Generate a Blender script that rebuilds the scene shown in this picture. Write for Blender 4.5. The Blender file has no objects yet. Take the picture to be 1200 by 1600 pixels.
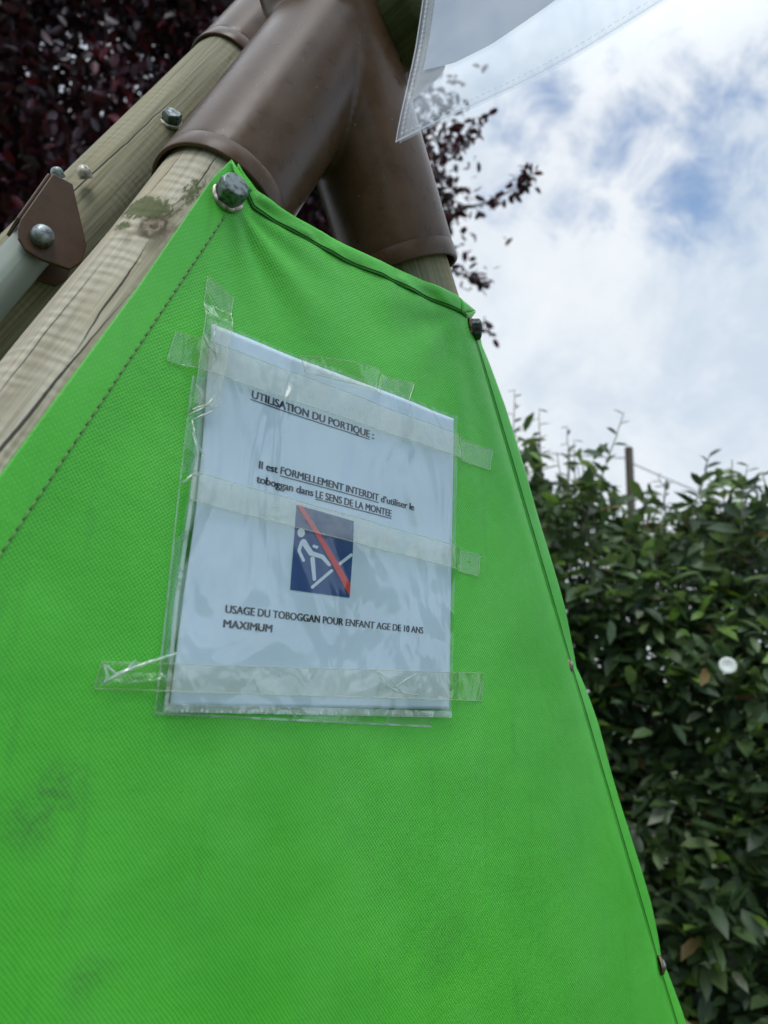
import bpy, math, random
import numpy as np
from mathutils import Vector
random.seed(7); rng = np.random.default_rng(11)
SC = bpy.context.scene; COL = SC.collection
R_ = math.radians
# ------------------------------------------------------------------ camera
CAM = np.array([-0.27542, -0.36389, -0.09316])
CR = np.array([0.7518997, -0.6578941, 0.0426871])
CU = np.array([-0.1848507, -0.1482270, 0.9715240])
CF = np.array([0.6328325, 0.7383794, 0.2330641])
FPX = 1110.0
cd = bpy.data.cameras.new('camera'); cam = bpy.data.objects.new('camera', cd); COL.objects.link(cam)
from mathutils import Matrix
cam.matrix_world = Matrix(((CR[0], CU[0], -CF[0], CAM[0]), (CR[1], CU[1], -CF[1], CAM[1]), (CR[2], CU[2], -CF[2], CAM[2]), (0, 0, 0, 1)))
cd.sensor_fit = 'VERTICAL'; cd.sensor_height = 34.6; cd.lens = FPX / 1600 * 34.6
cd.clip_start = 0.01; cd.clip_end = 2000
cd.dof.use_dof = True; cd.dof.focus_distance = 0.52; cd.dof.aperture_fstop = 6.5
SC.camera = cam

def ray(x, y): return CF + CR * (x - 600) / FPX - CU * (y - 800) / FPX
def at(x, y, depth): return CAM + ray(x, y) * depth            # point seen at photo pixel, depth along the view axis
def onY(x, y, Y=0.0):
    d = ray(x, y); return CAM + d * ((Y - CAM[1]) / d[1])      # point of the vertical plane y = Y

# ------------------------------------------------------------------ sky, sun, exposure
SUN_EL, SUN_AZ = R_(56), R_(222)       # azimuth from +y towards +x: veiled sun high behind the viewer's left shoulder
W = bpy.data.worlds.new('World'); SC.world = W; W.use_nodes = True
nt = W.node_tree; nt.nodes.clear()
def N(tree, typ, **kw):
    n = tree.nodes.new(typ)
    for k, v in kw.items():
        if k.startswith('i_'):
            key = k[2:]; key = int(key) if key.isdigit() else key.replace('_', ' ')
            n.inputs[key].default_value = v
        else: setattr(n, k, v)
    return n
def math_(tree, op, a, b=None, c=None, clamp=False):
    n = tree.nodes.new('ShaderNodeMath'); n.operation = op; n.use_clamp = clamp
    for i, v in enumerate((a, b, c)):
        if v is None: continue
        if isinstance(v, (int, float)): n.inputs[i].default_value = v
        else: tree.links.new(v, n.inputs[i])
    return n.outputs[0]
def smooth(tree, v, lo, hi, tlo=0.0, thi=1.0):
    n = tree.nodes.new('ShaderNodeMapRange'); n.interpolation_type = 'SMOOTHSTEP'
    tree.links.new(v, n.inputs[0])
    n.inputs[1].default_value = lo; n.inputs[2].default_value = hi; n.inputs[3].default_value = tlo; n.inputs[4].default_value = thi
    return n.outputs[0]
def mixc(tree, f, a, b, mode='MIX'):
    n = tree.nodes.new('ShaderNodeMix'); n.data_type = 'RGBA'; n.blend_type = mode
    for s, v in ((n.inputs[0], f), (n.inputs[6], a), (n.inputs[7], b)):
        if isinstance(v, (int, float)): s.default_value = v
        elif isinstance(v, tuple): s.default_value = v if len(v) == 4 else v + (1,)
        else: tree.links.new(v, s)
    return n.outputs[2]
sky = N(nt, 'ShaderNodeTexSky', sky_type='NISHITA', sun_disc=False, sun_elevation=SUN_EL, sun_rotation=SUN_AZ, air_density=1.0, dust_density=1.0)
geo = N(nt, 'ShaderNodeTexCoord'); vec = geo.outputs['Generated']
n1 = N(nt, 'ShaderNodeTexNoise', i_Scale=5.0, i_Detail=8.0, i_Roughness=0.55, i_Distortion=0.3); nt.links.new(vec, n1.inputs['Vector'])
n2 = N(nt, 'ShaderNodeTexNoise', i_Scale=5.5, i_Detail=9.0, i_Roughness=0.62, i_Distortion=0.4); nt.links.new(vec, n2.inputs['Vector'])
n3 = N(nt, 'ShaderNodeTexNoise', i_Scale=12.0, i_Detail=11.0, i_Roughness=0.66, i_Distortion=0.5); nt.links.new(vec, n3.inputs['Vector'])
gap = None                                                      # thin places of the cloud cover where blue shows
for (px, py, rad, amp) in ((868, 150, .075, .8), (1130, 215, .125, .85), (1065, 310, .115, .95), (905, 330, .085, .85), (800, 300, .07, .6), (960, 235, .16, .6), (1010, 150, .13, .5), (1190, 130, .10, .45), (840, 200, .11, .45), (1180, 330, .10, .5), (1000, 1000, .2, .0)):
    d = ray(px, py); d = d / np.linalg.norm(d)
    dn = N(nt, 'ShaderNodeVectorMath', operation='DISTANCE'); nt.links.new(vec, dn.inputs[0]); dn.inputs[1].default_value = tuple(d)
    g = smooth(nt, dn.outputs['Value'], 0.0, rad, amp, 0.0)
    gap = g if gap is None else math_(nt, 'MAXIMUM', gap, g)
t = math_(nt, 'MULTIPLY_ADD', math_(nt, 'SUBTRACT', n3.outputs[0], .5), 2.6, gap)
blue = math_(nt, 'MULTIPLY', smooth(nt, t, .12, 1.2, 0, .76), smooth(nt, gap, .02, .22))
sep = N(nt, 'ShaderNodeSeparateXYZ'); nt.links.new(vec, sep.inputs[0])
behind = smooth(nt, sep.outputs['Y'], 0.15, -0.5)               # the sky on the viewer's side is more broken
blue2 = math_(nt, 'MULTIPLY', behind, smooth(nt, n1.outputs[0], 0.40, 0.58, 0.0, 0.8))
blue = math_(nt, 'ADD', blue, blue2, clamp=True)
cl = mixc(nt, smooth(nt, n2.outputs[0], 0.34, 0.66), (5.7, 6.6, 7.7), (7.6, 8.2, 8.8))
cl2 = mixc(nt, smooth(nt, n1.outputs[0], 0.40, 0.66, 0.0, .55), cl, (8.6, 8.85, 9.1))
bluesky = mixc(nt, 1.0, sky.outputs[0], (.88, 1.48, 1.85), 'MULTIPLY')
zen = smooth(nt, sep.outputs['Z'], .66, .97, 1.0, 2.5)            # an overcast sky is brightest overhead
zen = math_(nt, 'MULTIPLY', zen, math_(nt, 'MULTIPLY_ADD', behind, .75, 1.0))   # and on the sun's side
zc_ = N(nt, 'ShaderNodeVectorMath', operation='SCALE'); nt.links.new(cl2, zc_.inputs[0]); nt.links.new(zen, zc_.inputs['Scale'])
colr = mixc(nt, blue, zc_.outputs[0], bluesky)
bg = N(nt, 'ShaderNodeBackground', i_Strength=0.1); nt.links.new(colr, bg.inputs[0])
nt.links.new(bg.outputs[0], N(nt, 'ShaderNodeOutputWorld').inputs[0])
sd = bpy.data.lights.new('sun', 'SUN'); sd.energy = 1.1; sd.angle = R_(24); sd.color = (1, .96, .9)
so = bpy.data.objects.new('sun', sd); COL.objects.link(so)
sdir = Vector((math.sin(SUN_AZ) * math.cos(SUN_EL), math.cos(SUN_AZ) * math.cos(SUN_EL), math.sin(SUN_EL)))
so.rotation_euler = (-sdir).to_track_quat('-Z', 'Y').to_euler()
SC.view_settings.view_transform = 'Standard'; SC.view_settings.look = 'None'
SC.view_settings.exposure = 0.13; SC.view_settings.gamma = 1.0
try: SC.cycles.use_denoising = True
except Exception: pass
SC.cycles.transparent_max_bounces = 24; SC.cycles.max_bounces = 8

# ------------------------------------------------------------------ helpers: objects
BASE = {}
def tag(o, label, cat, group=None):
    o['label'] = label; o['category'] = cat
    if group: o['group'] = group
    return o
def thing(name, base, label, cat, group=None):
    o = bpy.data.objects.new(name, None); COL.objects.link(o); o.location = tuple(base); o.empty_display_size = .05
    BASE[o] = np.array(base, float); return tag(o, label, cat, group)
def mesh(name, verts, faces, mat, parent=None, uvs=None, smoothed=True, attrs=None, base=None, colors=None):
    verts = np.asarray(verts, float)
    b = BASE[parent] if parent is not None else (np.array(base, float) if base is not None else np.zeros(3))
    me = bpy.data.meshes.new(name); me.from_pydata((verts - b).tolist(), [], [tuple(f) for f in faces])
    if smoothed: me.polygons.foreach_set('use_smooth', [True] * len(me.polygons))
    if uvs is not None:
        li = np.empty(len(me.loops), np.int32); me.loops.foreach_get('vertex_index', li)
        l = me.uv_layers.new(name='UVMap'); l.data.foreach_set('uv', np.asarray(uvs, float)[li].ravel())
    for k, v in (attrs or {}).items():
        a = me.attributes.new(k, 'FLOAT', 'POINT'); a.data.foreach_set('value', np.asarray(v, float))
    if colors is not None:
        a = me.attributes.new('tint', 'FLOAT_COLOR', 'POINT'); a.data.foreach_set('color', np.asarray(colors, float).ravel())
    me.materials.append(mat); me.update()
    o = bpy.data.objects.new(name, me); COL.objects.link(o)
    if parent is not None:
        o.parent = parent; BASE[o] = BASE[parent]
    else:
        o.location = tuple(b); BASE[o] = b
    return o
class MB:
    def __init__(s): s.v = []; s.f = []; s.uv = []
    def add(s, v, f, uv=None):
        k = len(s.v); s.v += [tuple(q) for q in v]; s.f += [tuple(i + k for i in q) for q in f]
        s.uv += [tuple(q) for q in uv] if uv is not None else [(0, 0)] * len(v); return s
    def build(s, name, mat, parent=None, **kw): return mesh(name, s.v, s.f, mat, parent, uvs=s.uv, **kw)
def frame(d):
    d = np.asarray(d, float); d = d / np.linalg.norm(d)
    a = np.array([0, -1., 0]) if abs(d[1]) < .9 else np.array([1., 0, 0])
    e1 = a - d * (a @ d); e1 /= np.linalg.norm(e1); return d, e1, np.cross(d, e1)
def tube(path, rad, seg=12, caps=True, jitter=None):
    path = np.asarray(path, float); n = len(path)
    rad = np.full(n, rad) if np.isscalar(rad) else np.asarray(rad, float)
    v = []; uv = []; L = 0; e1 = None
    for i in range(n):
        t = path[min(i + 1, n - 1)] - path[max(i - 1, 0)]
        d, a, b = frame(t)
        if e1 is not None:
            a = e1 - d * (e1 @ d); a /= np.linalg.norm(a); b = np.cross(d, a)
        e1 = a
        if i: L += np.linalg.norm(path[i] - path[i - 1])
        for k in range(seg + 1):                                   # seam vertex doubled for the UV
            th = 2 * math.pi * (k % seg) / seg; r = rad[i]
            if jitter: r = r * (1 + jitter(th, L))
            v.append(path[i] + r * (a * math.cos(th) + b * math.sin(th))); uv.append((rad[i] * 2 * math.pi * k / seg, L))
    f = []
    m = seg + 1
    for i in range(n - 1):
        for k in range(seg): f.append((i * m + k, i * m + k + 1, (i + 1) * m + k + 1, (i + 1) * m + k))
    if caps:
        f.append(tuple(range(seg - 1, -1, -1))); f.append(tuple((n - 1) * m + k for k in range(seg)))
    return v, f, uv
def prism(c, axis, outline, h, e1=None):
    """outline (list of (a,b)) extruded from c along axis by h"""
    d, a, b = frame(axis)
    if e1 is not None: a = e1 - d * (e1 @ d); a /= np.linalg.norm(a); b = np.cross(d, a)
    n = len(outline)
    v = [c + a * p + b * q for p, q in outline] + [c + d * h + a * p + b * q for p, q in outline]
    f = [tuple(range(n - 1, -1, -1)), tuple(range(n, 2 * n))] + [(i, (i + 1) % n, n + (i + 1) % n, n + i) for i in range(n)]
    return v, f
def lathe(c, axis, prof, seg=24):
    d, a, b = frame(axis); v = []; f = []
    for (r, h) in prof:
        for k in range(seg):
            th = 2 * math.pi * k / seg; v.append(c + d * h + r * (a * math.cos(th) + b * math.sin(th)))
    for i in range(len(prof) - 1):
        for k in range(seg): f.append((i * seg + k, i * seg + (k + 1) % seg, (i + 1) * seg + (k + 1) % seg, (i + 1) * seg + k))
    return v, f
def vnoise(seed, scale):                                           # smooth 2-D value noise for shapes
    r = np.random.default_rng(seed); G = r.uniform(-1, 1, (64, 64))
    def f(x, y):
        x = np.asarray(x, float) * scale + 100; y = np.asarray(y, float) * scale + 100
        i = np.floor(x).astype(int); j = np.floor(y).astype(int); u = x - i; w = y - j
        u = u * u * (3 - 2 * u); w = w * w * (3 - 2 * w)
        g = lambda a, b: G[a % 64, b % 64]
        return (g(i, j) * (1 - u) + g(i + 1, j) * u) * (1 - w) + (g(i, j + 1) * (1 - u) + g(i + 1, j + 1) * u) * w
    return f

# ------------------------------------------------------------------ materials
def mat(name, col=(.5, .5, .5), rough=.5, metal=0.0, spec=.5, **kw):
    m = bpy.data.materials.new(name); m.use_nodes = True
    b = m.node_tree.nodes['Principled BSDF']
    b.inputs['Base Color'].default_value = tuple(col) + (1,); b.inputs['Roughness'].default_value = rough
    b.inputs['Metallic'].default_value = metal; b.inputs['Specular IOR Level'].default_value = spec
    return m
def P(m): return m.node_tree.nodes['Principled BSDF']
def noise(t, vec, scale, detail=4, rough=.55, dist=0.0):
    n = N(t, 'ShaderNodeTexNoise', i_Scale=scale, i_Detail=detail, i_Roughness=rough, i_Distortion=dist)
    if vec is not None: t.links.new(vec, n.inputs['Vector'])
    return n.outputs[0]
def mapping(t, vec, sc=(1, 1, 1), loc=(0, 0, 0), rot=(0, 0, 0)):
    n = N(t, 'ShaderNodeMapping'); n.inputs['Scale'].default_value = sc; n.inputs['Location'].default_value = loc; n.inputs['Rotation'].default_value = rot
    t.links.new(vec, n.inputs['Vector']); return n.outputs[0]
def bump(t, h, strength, dist, normal=None):
    n = N(t, 'ShaderNodeBump', i_Strength=strength, i_Distance=dist); t.links.new(h, n.inputs['Height'])
    if normal is not None: t.links.new(normal, n.inputs['Normal'])
    return n.outputs[0]
def texco(t, which='Object'): return N(t, 'ShaderNodeTexCoord').outputs[which]

def wood_mat(name, base, dark, knot=None, moss=None, cracks=(), ripples=1.0):
    m = mat(name, base, .75, spec=.25); t = m.node_tree; uv = texco(t, 'UV')
    sp = N(t, 'ShaderNodeSeparateXYZ'); t.links.new(uv, sp.inputs[0]); U, V = sp.outputs[0], sp.outputs[1]
    big = noise(t, mapping(t, uv, (22, 4, 1)), 1.0, 3)
    if knot:                                                       # grain flows round the knot
        dv = N(t, 'ShaderNodeVectorMath', operation='DISTANCE'); t.links.new(mapping(t, uv, (1, .8, 1)), dv.inputs[0]); dv.inputs[1].default_value = (knot[0], knot[1] * .8, 0)
        kd = dv.outputs['Value']
    grain = noise(t, mapping(t, uv, (330, 7, 1)), 1.0, 6, .65, .6)
    grain2 = noise(t, mapping(t, uv, (90, 2.2, 1)), 1.0, 4, .6, .8)
    c = mixc(t, smooth(t, grain, .3, .7), tuple(dark), tuple(base))
    c = mixc(t, smooth(t, grain2, .42, .68, 0, .45), c, tuple(np.array(dark) * .75))
    c = mixc(t, smooth(t, big, .45, .7, 0, .35), c, (base[0] * .95, base[1] * .8, base[2] * .55))
    # chatter marks left by the peeling tool
    wv = N(t, 'ShaderNodeTexWave', wave_type='BANDS', bands_direction='Y', wave_profile='SIN', i_Scale=44.0, i_Distortion=3.2, i_Detail=3.0)
    wv.inputs['Detail Scale'].default_value = 1.6
    t.links.new(mapping(t, uv, (.55, 1, 1)), wv.inputs['Vector'])
    patch = smooth(t, noise(t, mapping(t, uv, (40, 13, 1)), 1.0, 3), .40, .60)
    rip = math_(t, 'MULTIPLY', wv.outputs['Fac'], patch)
    c = mixc(t, math_(t, 'MULTIPLY', rip, 0.24 * ripples), c, (min(base[0] * 1.35, .75), min(base[1] * 1.35, .72), min(base[2] * 1.3, .66)))
    fine = noise(t, mapping(t, uv, (1500, 26, 1)), 1.0, 3)
    chk = smooth(t, fine, .30, .36, 1, 0)                          # short hairline checks
    chk = math_(t, 'MULTIPLY', chk, smooth(t, noise(t, mapping(t, uv, (40, 14, 1)), 1.0, 2), .5, .62))
    c = mixc(t, math_(t, 'MULTIPLY', chk, .75), c, (.05, .042, .03))
    ck = None
    for (u0, v0, v1, w, slope) in cracks:
        wob = math_(t, 'MULTIPLY', math_(t, 'SUBTRACT', noise(t, mapping(t, uv, (3, 13, 1), (u0 * 90, 0, 0)), 1.0, 4, .55), .5), .008)
        cen = math_(t, 'ADD', math_(t, 'ADD', u0, wob), math_(t, 'MULTIPLY', math_(t, 'SUBTRACT', V, (v0 + v1) / 2), slope))
        du = math_(t, 'ABSOLUTE', math_(t, 'SUBTRACT', U, cen))
        wid = math_(t, 'MULTIPLY', smooth(t, math_(t, 'ABSOLUTE', math_(t, 'SUBTRACT', V, (v0 + v1) / 2)), 0, (v1 - v0) / 2, 1, 0), w)
        k = math_(t, 'LESS_THAN', du, wid)
        ck = k if ck is None else math_(t, 'MAXIMUM', ck, k)
    if ck is not None: c = mixc(t, math_(t, 'MULTIPLY', ck, .92), c, (.035, .027, .02))
    if knot:
        kr = math_(t, 'ADD', math_(t, 'MULTIPLY', kd, 900), math_(t, 'MULTIPLY', noise(t, uv, 160, 3), 9))
        rings = math_(t, 'MULTIPLY_ADD', math_(t, 'SINE', kr), .5, .5)
        ins = smooth(t, kd, .006, .0135, 1, 0)
        kc = mixc(t, smooth(t, rings, .2, .9), (.10, .075, .045), (.29, .23, .155))
        kc = mixc(t, smooth(t, noise(t, uv, 420, 3), .58, .66), kc, (.05, .035, .022))
        c = mixc(t, ins, c, kc)
        c = mixc(t, math_(t, 'MULTIPLY', smooth(t, kd, .012, .022, .6, 0), smooth(t, noise(t, mapping(t, uv, (120, 60, 1)), 1.0, 4), .4, .6)), c, (.16, .13, .08))
    if moss:
        mm = None
        for (mu, mv, su, sv, a) in moss:
            dx = math_(t, 'DIVIDE', math_(t, 'SUBTRACT', U, mu), su); dy = math_(t, 'DIVIDE', math_(t, 'SUBTRACT', V, mv), sv)
            e = smooth(t, math_(t, 'SQRT', math_(t, 'ADD', math_(t, 'MULTIPLY', dx, dx), math_(t, 'MULTIPLY', dy, dy))), .1, 1.0, a, 0)
            mm = e if mm is None else math_(t, 'MAXIMUM', mm, e)
        mn = noise(t, mapping(t, uv, (500, 170, 1), rot=(0, 0, .5)), 1.0, 5, .7)
        msk = smooth(t, math_(t, 'ADD', mn, math_(t, 'MULTIPLY', mm, .50)), .66, .80)
        mc = mixc(t, noise(t, uv, 800, 2), (.026, .038, .005), (.11, .14, .022))
        c = mixc(t, math_(t, 'MULTIPLY', msk, .85), c, mc)
    t.links.new(c, P(m).inputs['Base Color'])
    h = math_(t, 'ADD', math_(t, 'MULTIPLY', rip, .6 * ripples), math_(t, 'MULTIPLY', grain, .35))
    h = math_(t, 'SUBTRACT', h, math_(t, 'MULTIPLY', chk, .5))
    if ck is not None: h = math_(t, 'SUBTRACT', h, math_(t, 'MULTIPLY', ck, 1.6))
    if moss: h = math_(t, 'ADD', h, math_(t, 'MULTIPLY', math_(t, 'MULTIPLY', msk, mn), 1.5))
    t.links.new(bump(t, h, .55, .0011), P(m).inputs['Normal'])
    return m

def canvas_mat(name):
    m = mat(name, (.03, .25, .03), .5, spec=.45); t = m.node_tree; uv = texco(t, 'UV')
    at_ = N(t, 'ShaderNodeAttribute', attribute_name='flap'); fl = at_.outputs['Fac']
    sp = N(t, 'ShaderNodeSeparateXYZ'); t.links.new(mapping(t, uv, rot=(0, 0, .10)), sp.inputs[0])
    p = math.pi / .00128
    wob = math_(t, 'MULTIPLY', noise(t, uv, 60, 2), .0012)
    sx = math_(t, 'SINE', math_(t, 'MULTIPLY', math_(t, 'ADD', sp.outputs[0], wob), p))
    sy = math_(t, 'SINE', math_(t, 'MULTIPLY', math_(t, 'ADD', sp.outputs[1], wob), p))
    weave = math_(t, 'MULTIPLY_ADD', math_(t, 'MULTIPLY', sx, sy), .5, .5)
    p2 = math.pi / .0017                                            # the plain hem side: small pale dots
    dx = math_(t, 'SINE', math_(t, 'MULTIPLY', sp.outputs[0], p2)); dy = math_(t, 'SINE', math_(t, 'MULTIPLY', sp.outputs[1], p2))
    dots = smooth(t, math_(t, 'MULTIPLY', dx, dy), .55, .95)
    blot = noise(t, uv, 9, 5, .6); blot2 = noise(t, uv, 34, 5, .65)
    g = mixc(t, smooth(t, blot, .3, .7), (.070, .49, .026), (.100, .575, .040))
    g = mixc(t, smooth(t, noise(t, mapping(t, uv, (1, .6, 1)), 5.0, 6, .62), .45, .75, 0, .30), g, (.17, .56, .13))
    g = mixc(t, math_(t, 'MULTIPLY', math_(t, 'SUBTRACT', 1.0, fl), smooth(t, weave, .35, .0, 0, .42)), g, (.012, .20, .010))
    g = mixc(t, math_(t, 'MULTIPLY', math_(t, 'SUBTRACT', 1.0, fl), smooth(t, weave, .55, 1, 0, .30)), g, (.15, .58, .12))
    g = mixc(t, math_(t, 'MULTIPLY', fl, math_(t, 'MULTIPLY', dots, .55)), g, (.20, .62, .18))
    # dirt: rubbed grey patches, run marks, specks
    for (px, py, r, a, k) in ((85, 1255, .030, .8, 0), (40, 1290, .022, .45, 0), (140, 1525, .018, .65, 0), (270, 1400, .02, .32, 0), (480, 1190, .02, .22, 0), (690, 1480, .045, .3, 0), (600, 400, .03, .35, 0), (470, 350, .03, .4, 0), (400, 310, .012, .7, 0), (660, 455, .02, .4, 0), (330, 1010, .05, .2, 0), (720, 1180, .05, .2, 0)):
        q = onY(px, py); d = N(t, 'ShaderNodeVectorMath', operation='DISTANCE'); t.links.new(uv, d.inputs[0]); d.inputs[1].default_value = (q[0], q[2], 0)
        e = math_(t, 'MULTIPLY', smooth(t, d.outputs['Value'], .1 * r, r, a, 0), math_(t, 'MULTIPLY', smooth(t, blot2, .38, .60, .10, 1.0), smooth(t, noise(t, uv, 210, 4, .7), .36, .58, .35, 1.0)))
        g = mixc(t, math_(t, 'MULTIPLY', e, smooth(t, weave, .1, .8, 1.0, .30)), g, (.055, .13, .045))
    run = noise(t, mapping(t, uv, (60, 7, 1)), 1.0, 5, .65)
    g = mixc(t, smooth(t, run, .56, .72, 0, .22), g, (.05, .22, .045))
    speck = smooth(t, noise(t, mapping(t, uv, (330, 200, 1)), 1.0, 2), .20, .245, .7, 0)
    speck = math_(t, 'MULTIPLY', speck, smooth(t, blot2, .5, .6))
    g = mixc(t, speck, g, (.012, .05, .012))
    t.links.new(g, P(m).inputs['Base Color'])
    h = math_(t, 'MULTIPLY', weave, math_(t, 'SUBTRACT', 1.0, math_(t, 'MULTIPLY', fl, .8)))
    h = math_(t, 'ADD', h, math_(t, 'MULTIPLY', math_(t, 'MULTIPLY', dots, fl), .12))
    nb = bump(t, h, .5, .00042)
    nb2 = bump(t, blot2, .25, .004, nb)
    t.links.new(nb2, P(m).inputs['Normal'])
    t.links.new(smooth(t, blot2, .3, .7, .40, .56), P(m).inputs['Roughness'])
    return m

def film_mat(name, haze=.05, tintc=(.96, .98, .97), rough=.1, wr=None, haze_col=(.8, .84, .82), spec=.05, dirt=0.0):
    """thin clear film: passes light straight, mirrors at its surface, a little milky scatter"""
    m = bpy.data.materials.new(name); m.use_nodes = True; t = m.node_tree; t.nodes.clear()
    tr = N(t, 'ShaderNodeBsdfTransparent'); tr.inputs[0].default_value = tintc + (1,)
    gl = N(t, 'ShaderNodeBsdfGlossy', i_Roughness=rough); gl.inputs[0].default_value = (1, 1, 1, 1)
    di = N(t, 'ShaderNodeBsdfDiffuse'); di.inputs[0].default_value = haze_col + (1,)
    tl = N(t, 'ShaderNodeBsdfTranslucent'); tl.inputs[0].default_value = haze_col + (1,)
    dm = N(t, 'ShaderNodeMixShader', i_0=.4); t.links.new(di.outputs[0], dm.inputs[1]); t.links.new(tl.outputs[0], dm.inputs[2])
    lw = N(t, 'ShaderNodeLayerWeight', i_Blend=.5)
    fr = math_(t, 'MULTIPLY_ADD', math_(t, 'POWER', lw.outputs['Facing'], 4.0), .75, spec)
    hz = haze
    uv = texco(t, 'Object')
    if wr:
        sc, st, dist = wr
        n = noise(t, mapping(t, uv, (1, 1, .55), rot=(0, .5, 0)), sc, 3, .5, .7)
        nb = bump(t, n, st, dist); t.links.new(nb, gl.inputs['Normal'])
    if dirt:
        nz = noise(t, uv, 90, 5, .65)
        hz = math_(t, 'ADD', haze, smooth(t, nz, .45, .7, 0, dirt))
    a = N(t, 'ShaderNodeMixShader'); t.links.new(tr.outputs[0], a.inputs[1]); t.links.new(dm.outputs[0], a.inputs[2])
    if isinstance(hz, (int, float)): a.inputs[0].default_value = hz
    else: t.links.new(hz, a.inputs[0])
    b = N(t, 'ShaderNodeMixShader'); t.links.new(fr, b.inputs[0]); t.links.new(a.outputs[0], b.inputs[1]); t.links.new(gl.outputs[0], b.inputs[2])
    t.links.new(b.outputs[0], N(t, 'ShaderNodeOutputMaterial').inputs[0])
    return m

def leaf_mat(name, rough=.4, trans=.25, spec=.5):
    m = mat(name, (.05, .08, .04), rough, spec=spec); t = m.node_tree
    a = N(t, 'ShaderNodeAttribute', attribute_name='tint')
    c = mixc(t, smooth(t, noise(t, texco(t), 60, 3), .3, .7, 0, .35), a.outputs['Color'], mixc(t, 1.0, a.outputs['Color'], (.5, .55, .5), 'MULTIPLY'))
    t.links.new(c, P(m).inputs['Base Color'])
    tl = N(t, 'ShaderNodeBsdfTranslucent'); t.links.new(mixc(t, 1.0, c, (1.5, 1.5, 1.0), 'MULTIPLY'), tl.inputs[0])
    mx = N(t, 'ShaderNodeMixShader', i_0=trans); out = t.nodes['Material Output']
    t.links.new(P(m).outputs[0], mx.inputs[1]); t.links.new(tl.outputs[0], mx.inputs[2]); t.links.new(mx.outputs[0], out.inputs[0])
    return m

def brown_mat():
    m = mat('brown_coated_steel', (.135, .098, .07), .36, spec=.2); t = m.node_tree; o = texco(t)
    n = noise(t, o, 40, 6, .65); n2 = noise(t, mapping(t, o, (1, 1, .3)), 14, 4)
    c = mixc(t, smooth(t, n, .35, .7), (.082, .045, .024), (.112, .065, .038))
    c = mixc(t, smooth(t, n2, .5, .75, 0, .35), c, (.13, .085, .055))
    sp = smooth(t, noise(t, o, 420, 2), .73, .76); c = mixc(t, math_(t, 'MULTIPLY', sp, .5), c, (.4, .38, .34))
    sc = smooth(t, noise(t, mapping(t, o, (700, 700, 60), rot=(0, .42, 0)), 1.0, 2), .745, .775); c = mixc(t, math_(t, 'MULTIPLY', sc, .4), c, (.35, .31, .26))
    t.links.new(c, P(m).inputs['Base Color'])
    t.links.new(smooth(t, n, .3, .7, .25, .36), P(m).inputs['Roughness'])
    t.links.new(bump(t, n, .08, .001), P(m).inputs['Normal'])
    return m
M_brown = brown_mat()
def metal_mat(name, col, rough):
    m = mat(name, col, rough, 1.0); t = m.node_tree; o = texco(t)
    n = noise(t, o, 260, 4, .6)
    t.links.new(mixc(t, smooth(t, n, .4, .65), tuple(col), tuple(np.array(col) * .45)), P(m).inputs['Base Color'])
    t.links.new(smooth(t, n, .3, .7, rough, rough + .25), P(m).inputs['Roughness'])
    t.links.new(bump(t, n, .15, .0005), P(m).inputs['Normal'])
    return m
M_zinc = metal_mat('galvanised_steel', (.32, .355, .35), .42)
M_dullz = metal_mat('dull_zinc', (.22, .25, .24), .48)
M_dark = metal_mat('dark_steel', (.11, .12, .11), .4)
M_rust = metal_mat('rusty_washer', (.32, .20, .13), .5)
M_pale = metal_mat('worn_washer', (.62, .55, .45), .45)
M_tubez = mat('grey_green_tube', (.27, .30, .25), .5, spec=.35)

# ------------------------------------------------------------------ setting: ground
gm = mat('lawn', (.045, .075, .02), .9); t = gm.node_tree
t.links.new(mixc(t, noise(t, texco(t), 6, 6), (.03, .055, .015), (.075, .10, .03)), P(gm).inputs['Base Color'])
GZ = -1.62
go = mesh('ground', [(-600, -600, GZ), (600, -600, GZ), (600, 600, GZ), (-600, 600, GZ)], [(0, 1, 2, 3)], gm, smoothed=False)
go['kind'] = 'structure'

# ------------------------------------------------------------------ the swing frame
RP = .040; YC = .041
def xl(z): return -.0945 - .430 * (.212 - z)                       # axis of the left leg
def xr(z): return .0968 + .4916 * (.212 - z)                        # axis of the right leg
def axl(z): return np.array([xl(z), YC + .0035, z])
def axr(z): return np.array([xr(z), YC, z])
def ax3(z): return np.array([-.0426 - .484 * (.45 - z), .19, z])     # second left leg, behind the first
frame_ = thing('swing_frame', (0, YC, GZ), 'round timber swing frame with brown steel corner sockets carrying the green panel', 'swing frame')
def cyl_uv(axf, r, px, py):
    """where the ray of a photo pixel meets a leg: (u, v) of its surface"""
    o = CAM; d = ray(px, py); p0 = axf(1.0); dirv = axf(0.0) - p0; dirv /= np.linalg.norm(dirv)
    w = o - p0; dd = d - dirv * (d @ dirv); ww = w - dirv * (w @ dirv)
    A, B, Cc = dd @ dd, 2 * dd @ ww, ww @ ww - r * r; disc = max(B * B - 4 * A * Cc, 0)
    s = (-B - math.sqrt(disc)) / (2 * A); X = o + d * s
    top = axf(LEG_TOP); L = (X - top) @ dirv; rad = X - top - dirv * L
    _, a, b = frame(dirv); th = math.atan2(rad @ b, rad @ a) % (2 * math.pi)
    return r * th, L
LEG_TOP = .36
ku = cyl_uv(axl, .0425, 240, 352); m1 = cyl_uv(axl, .0425, 225, 322); m2 = cyl_uv(axl, .0425, 290, 315); m3 = cyl_uv(axl, .0425, 190, 352)
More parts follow.
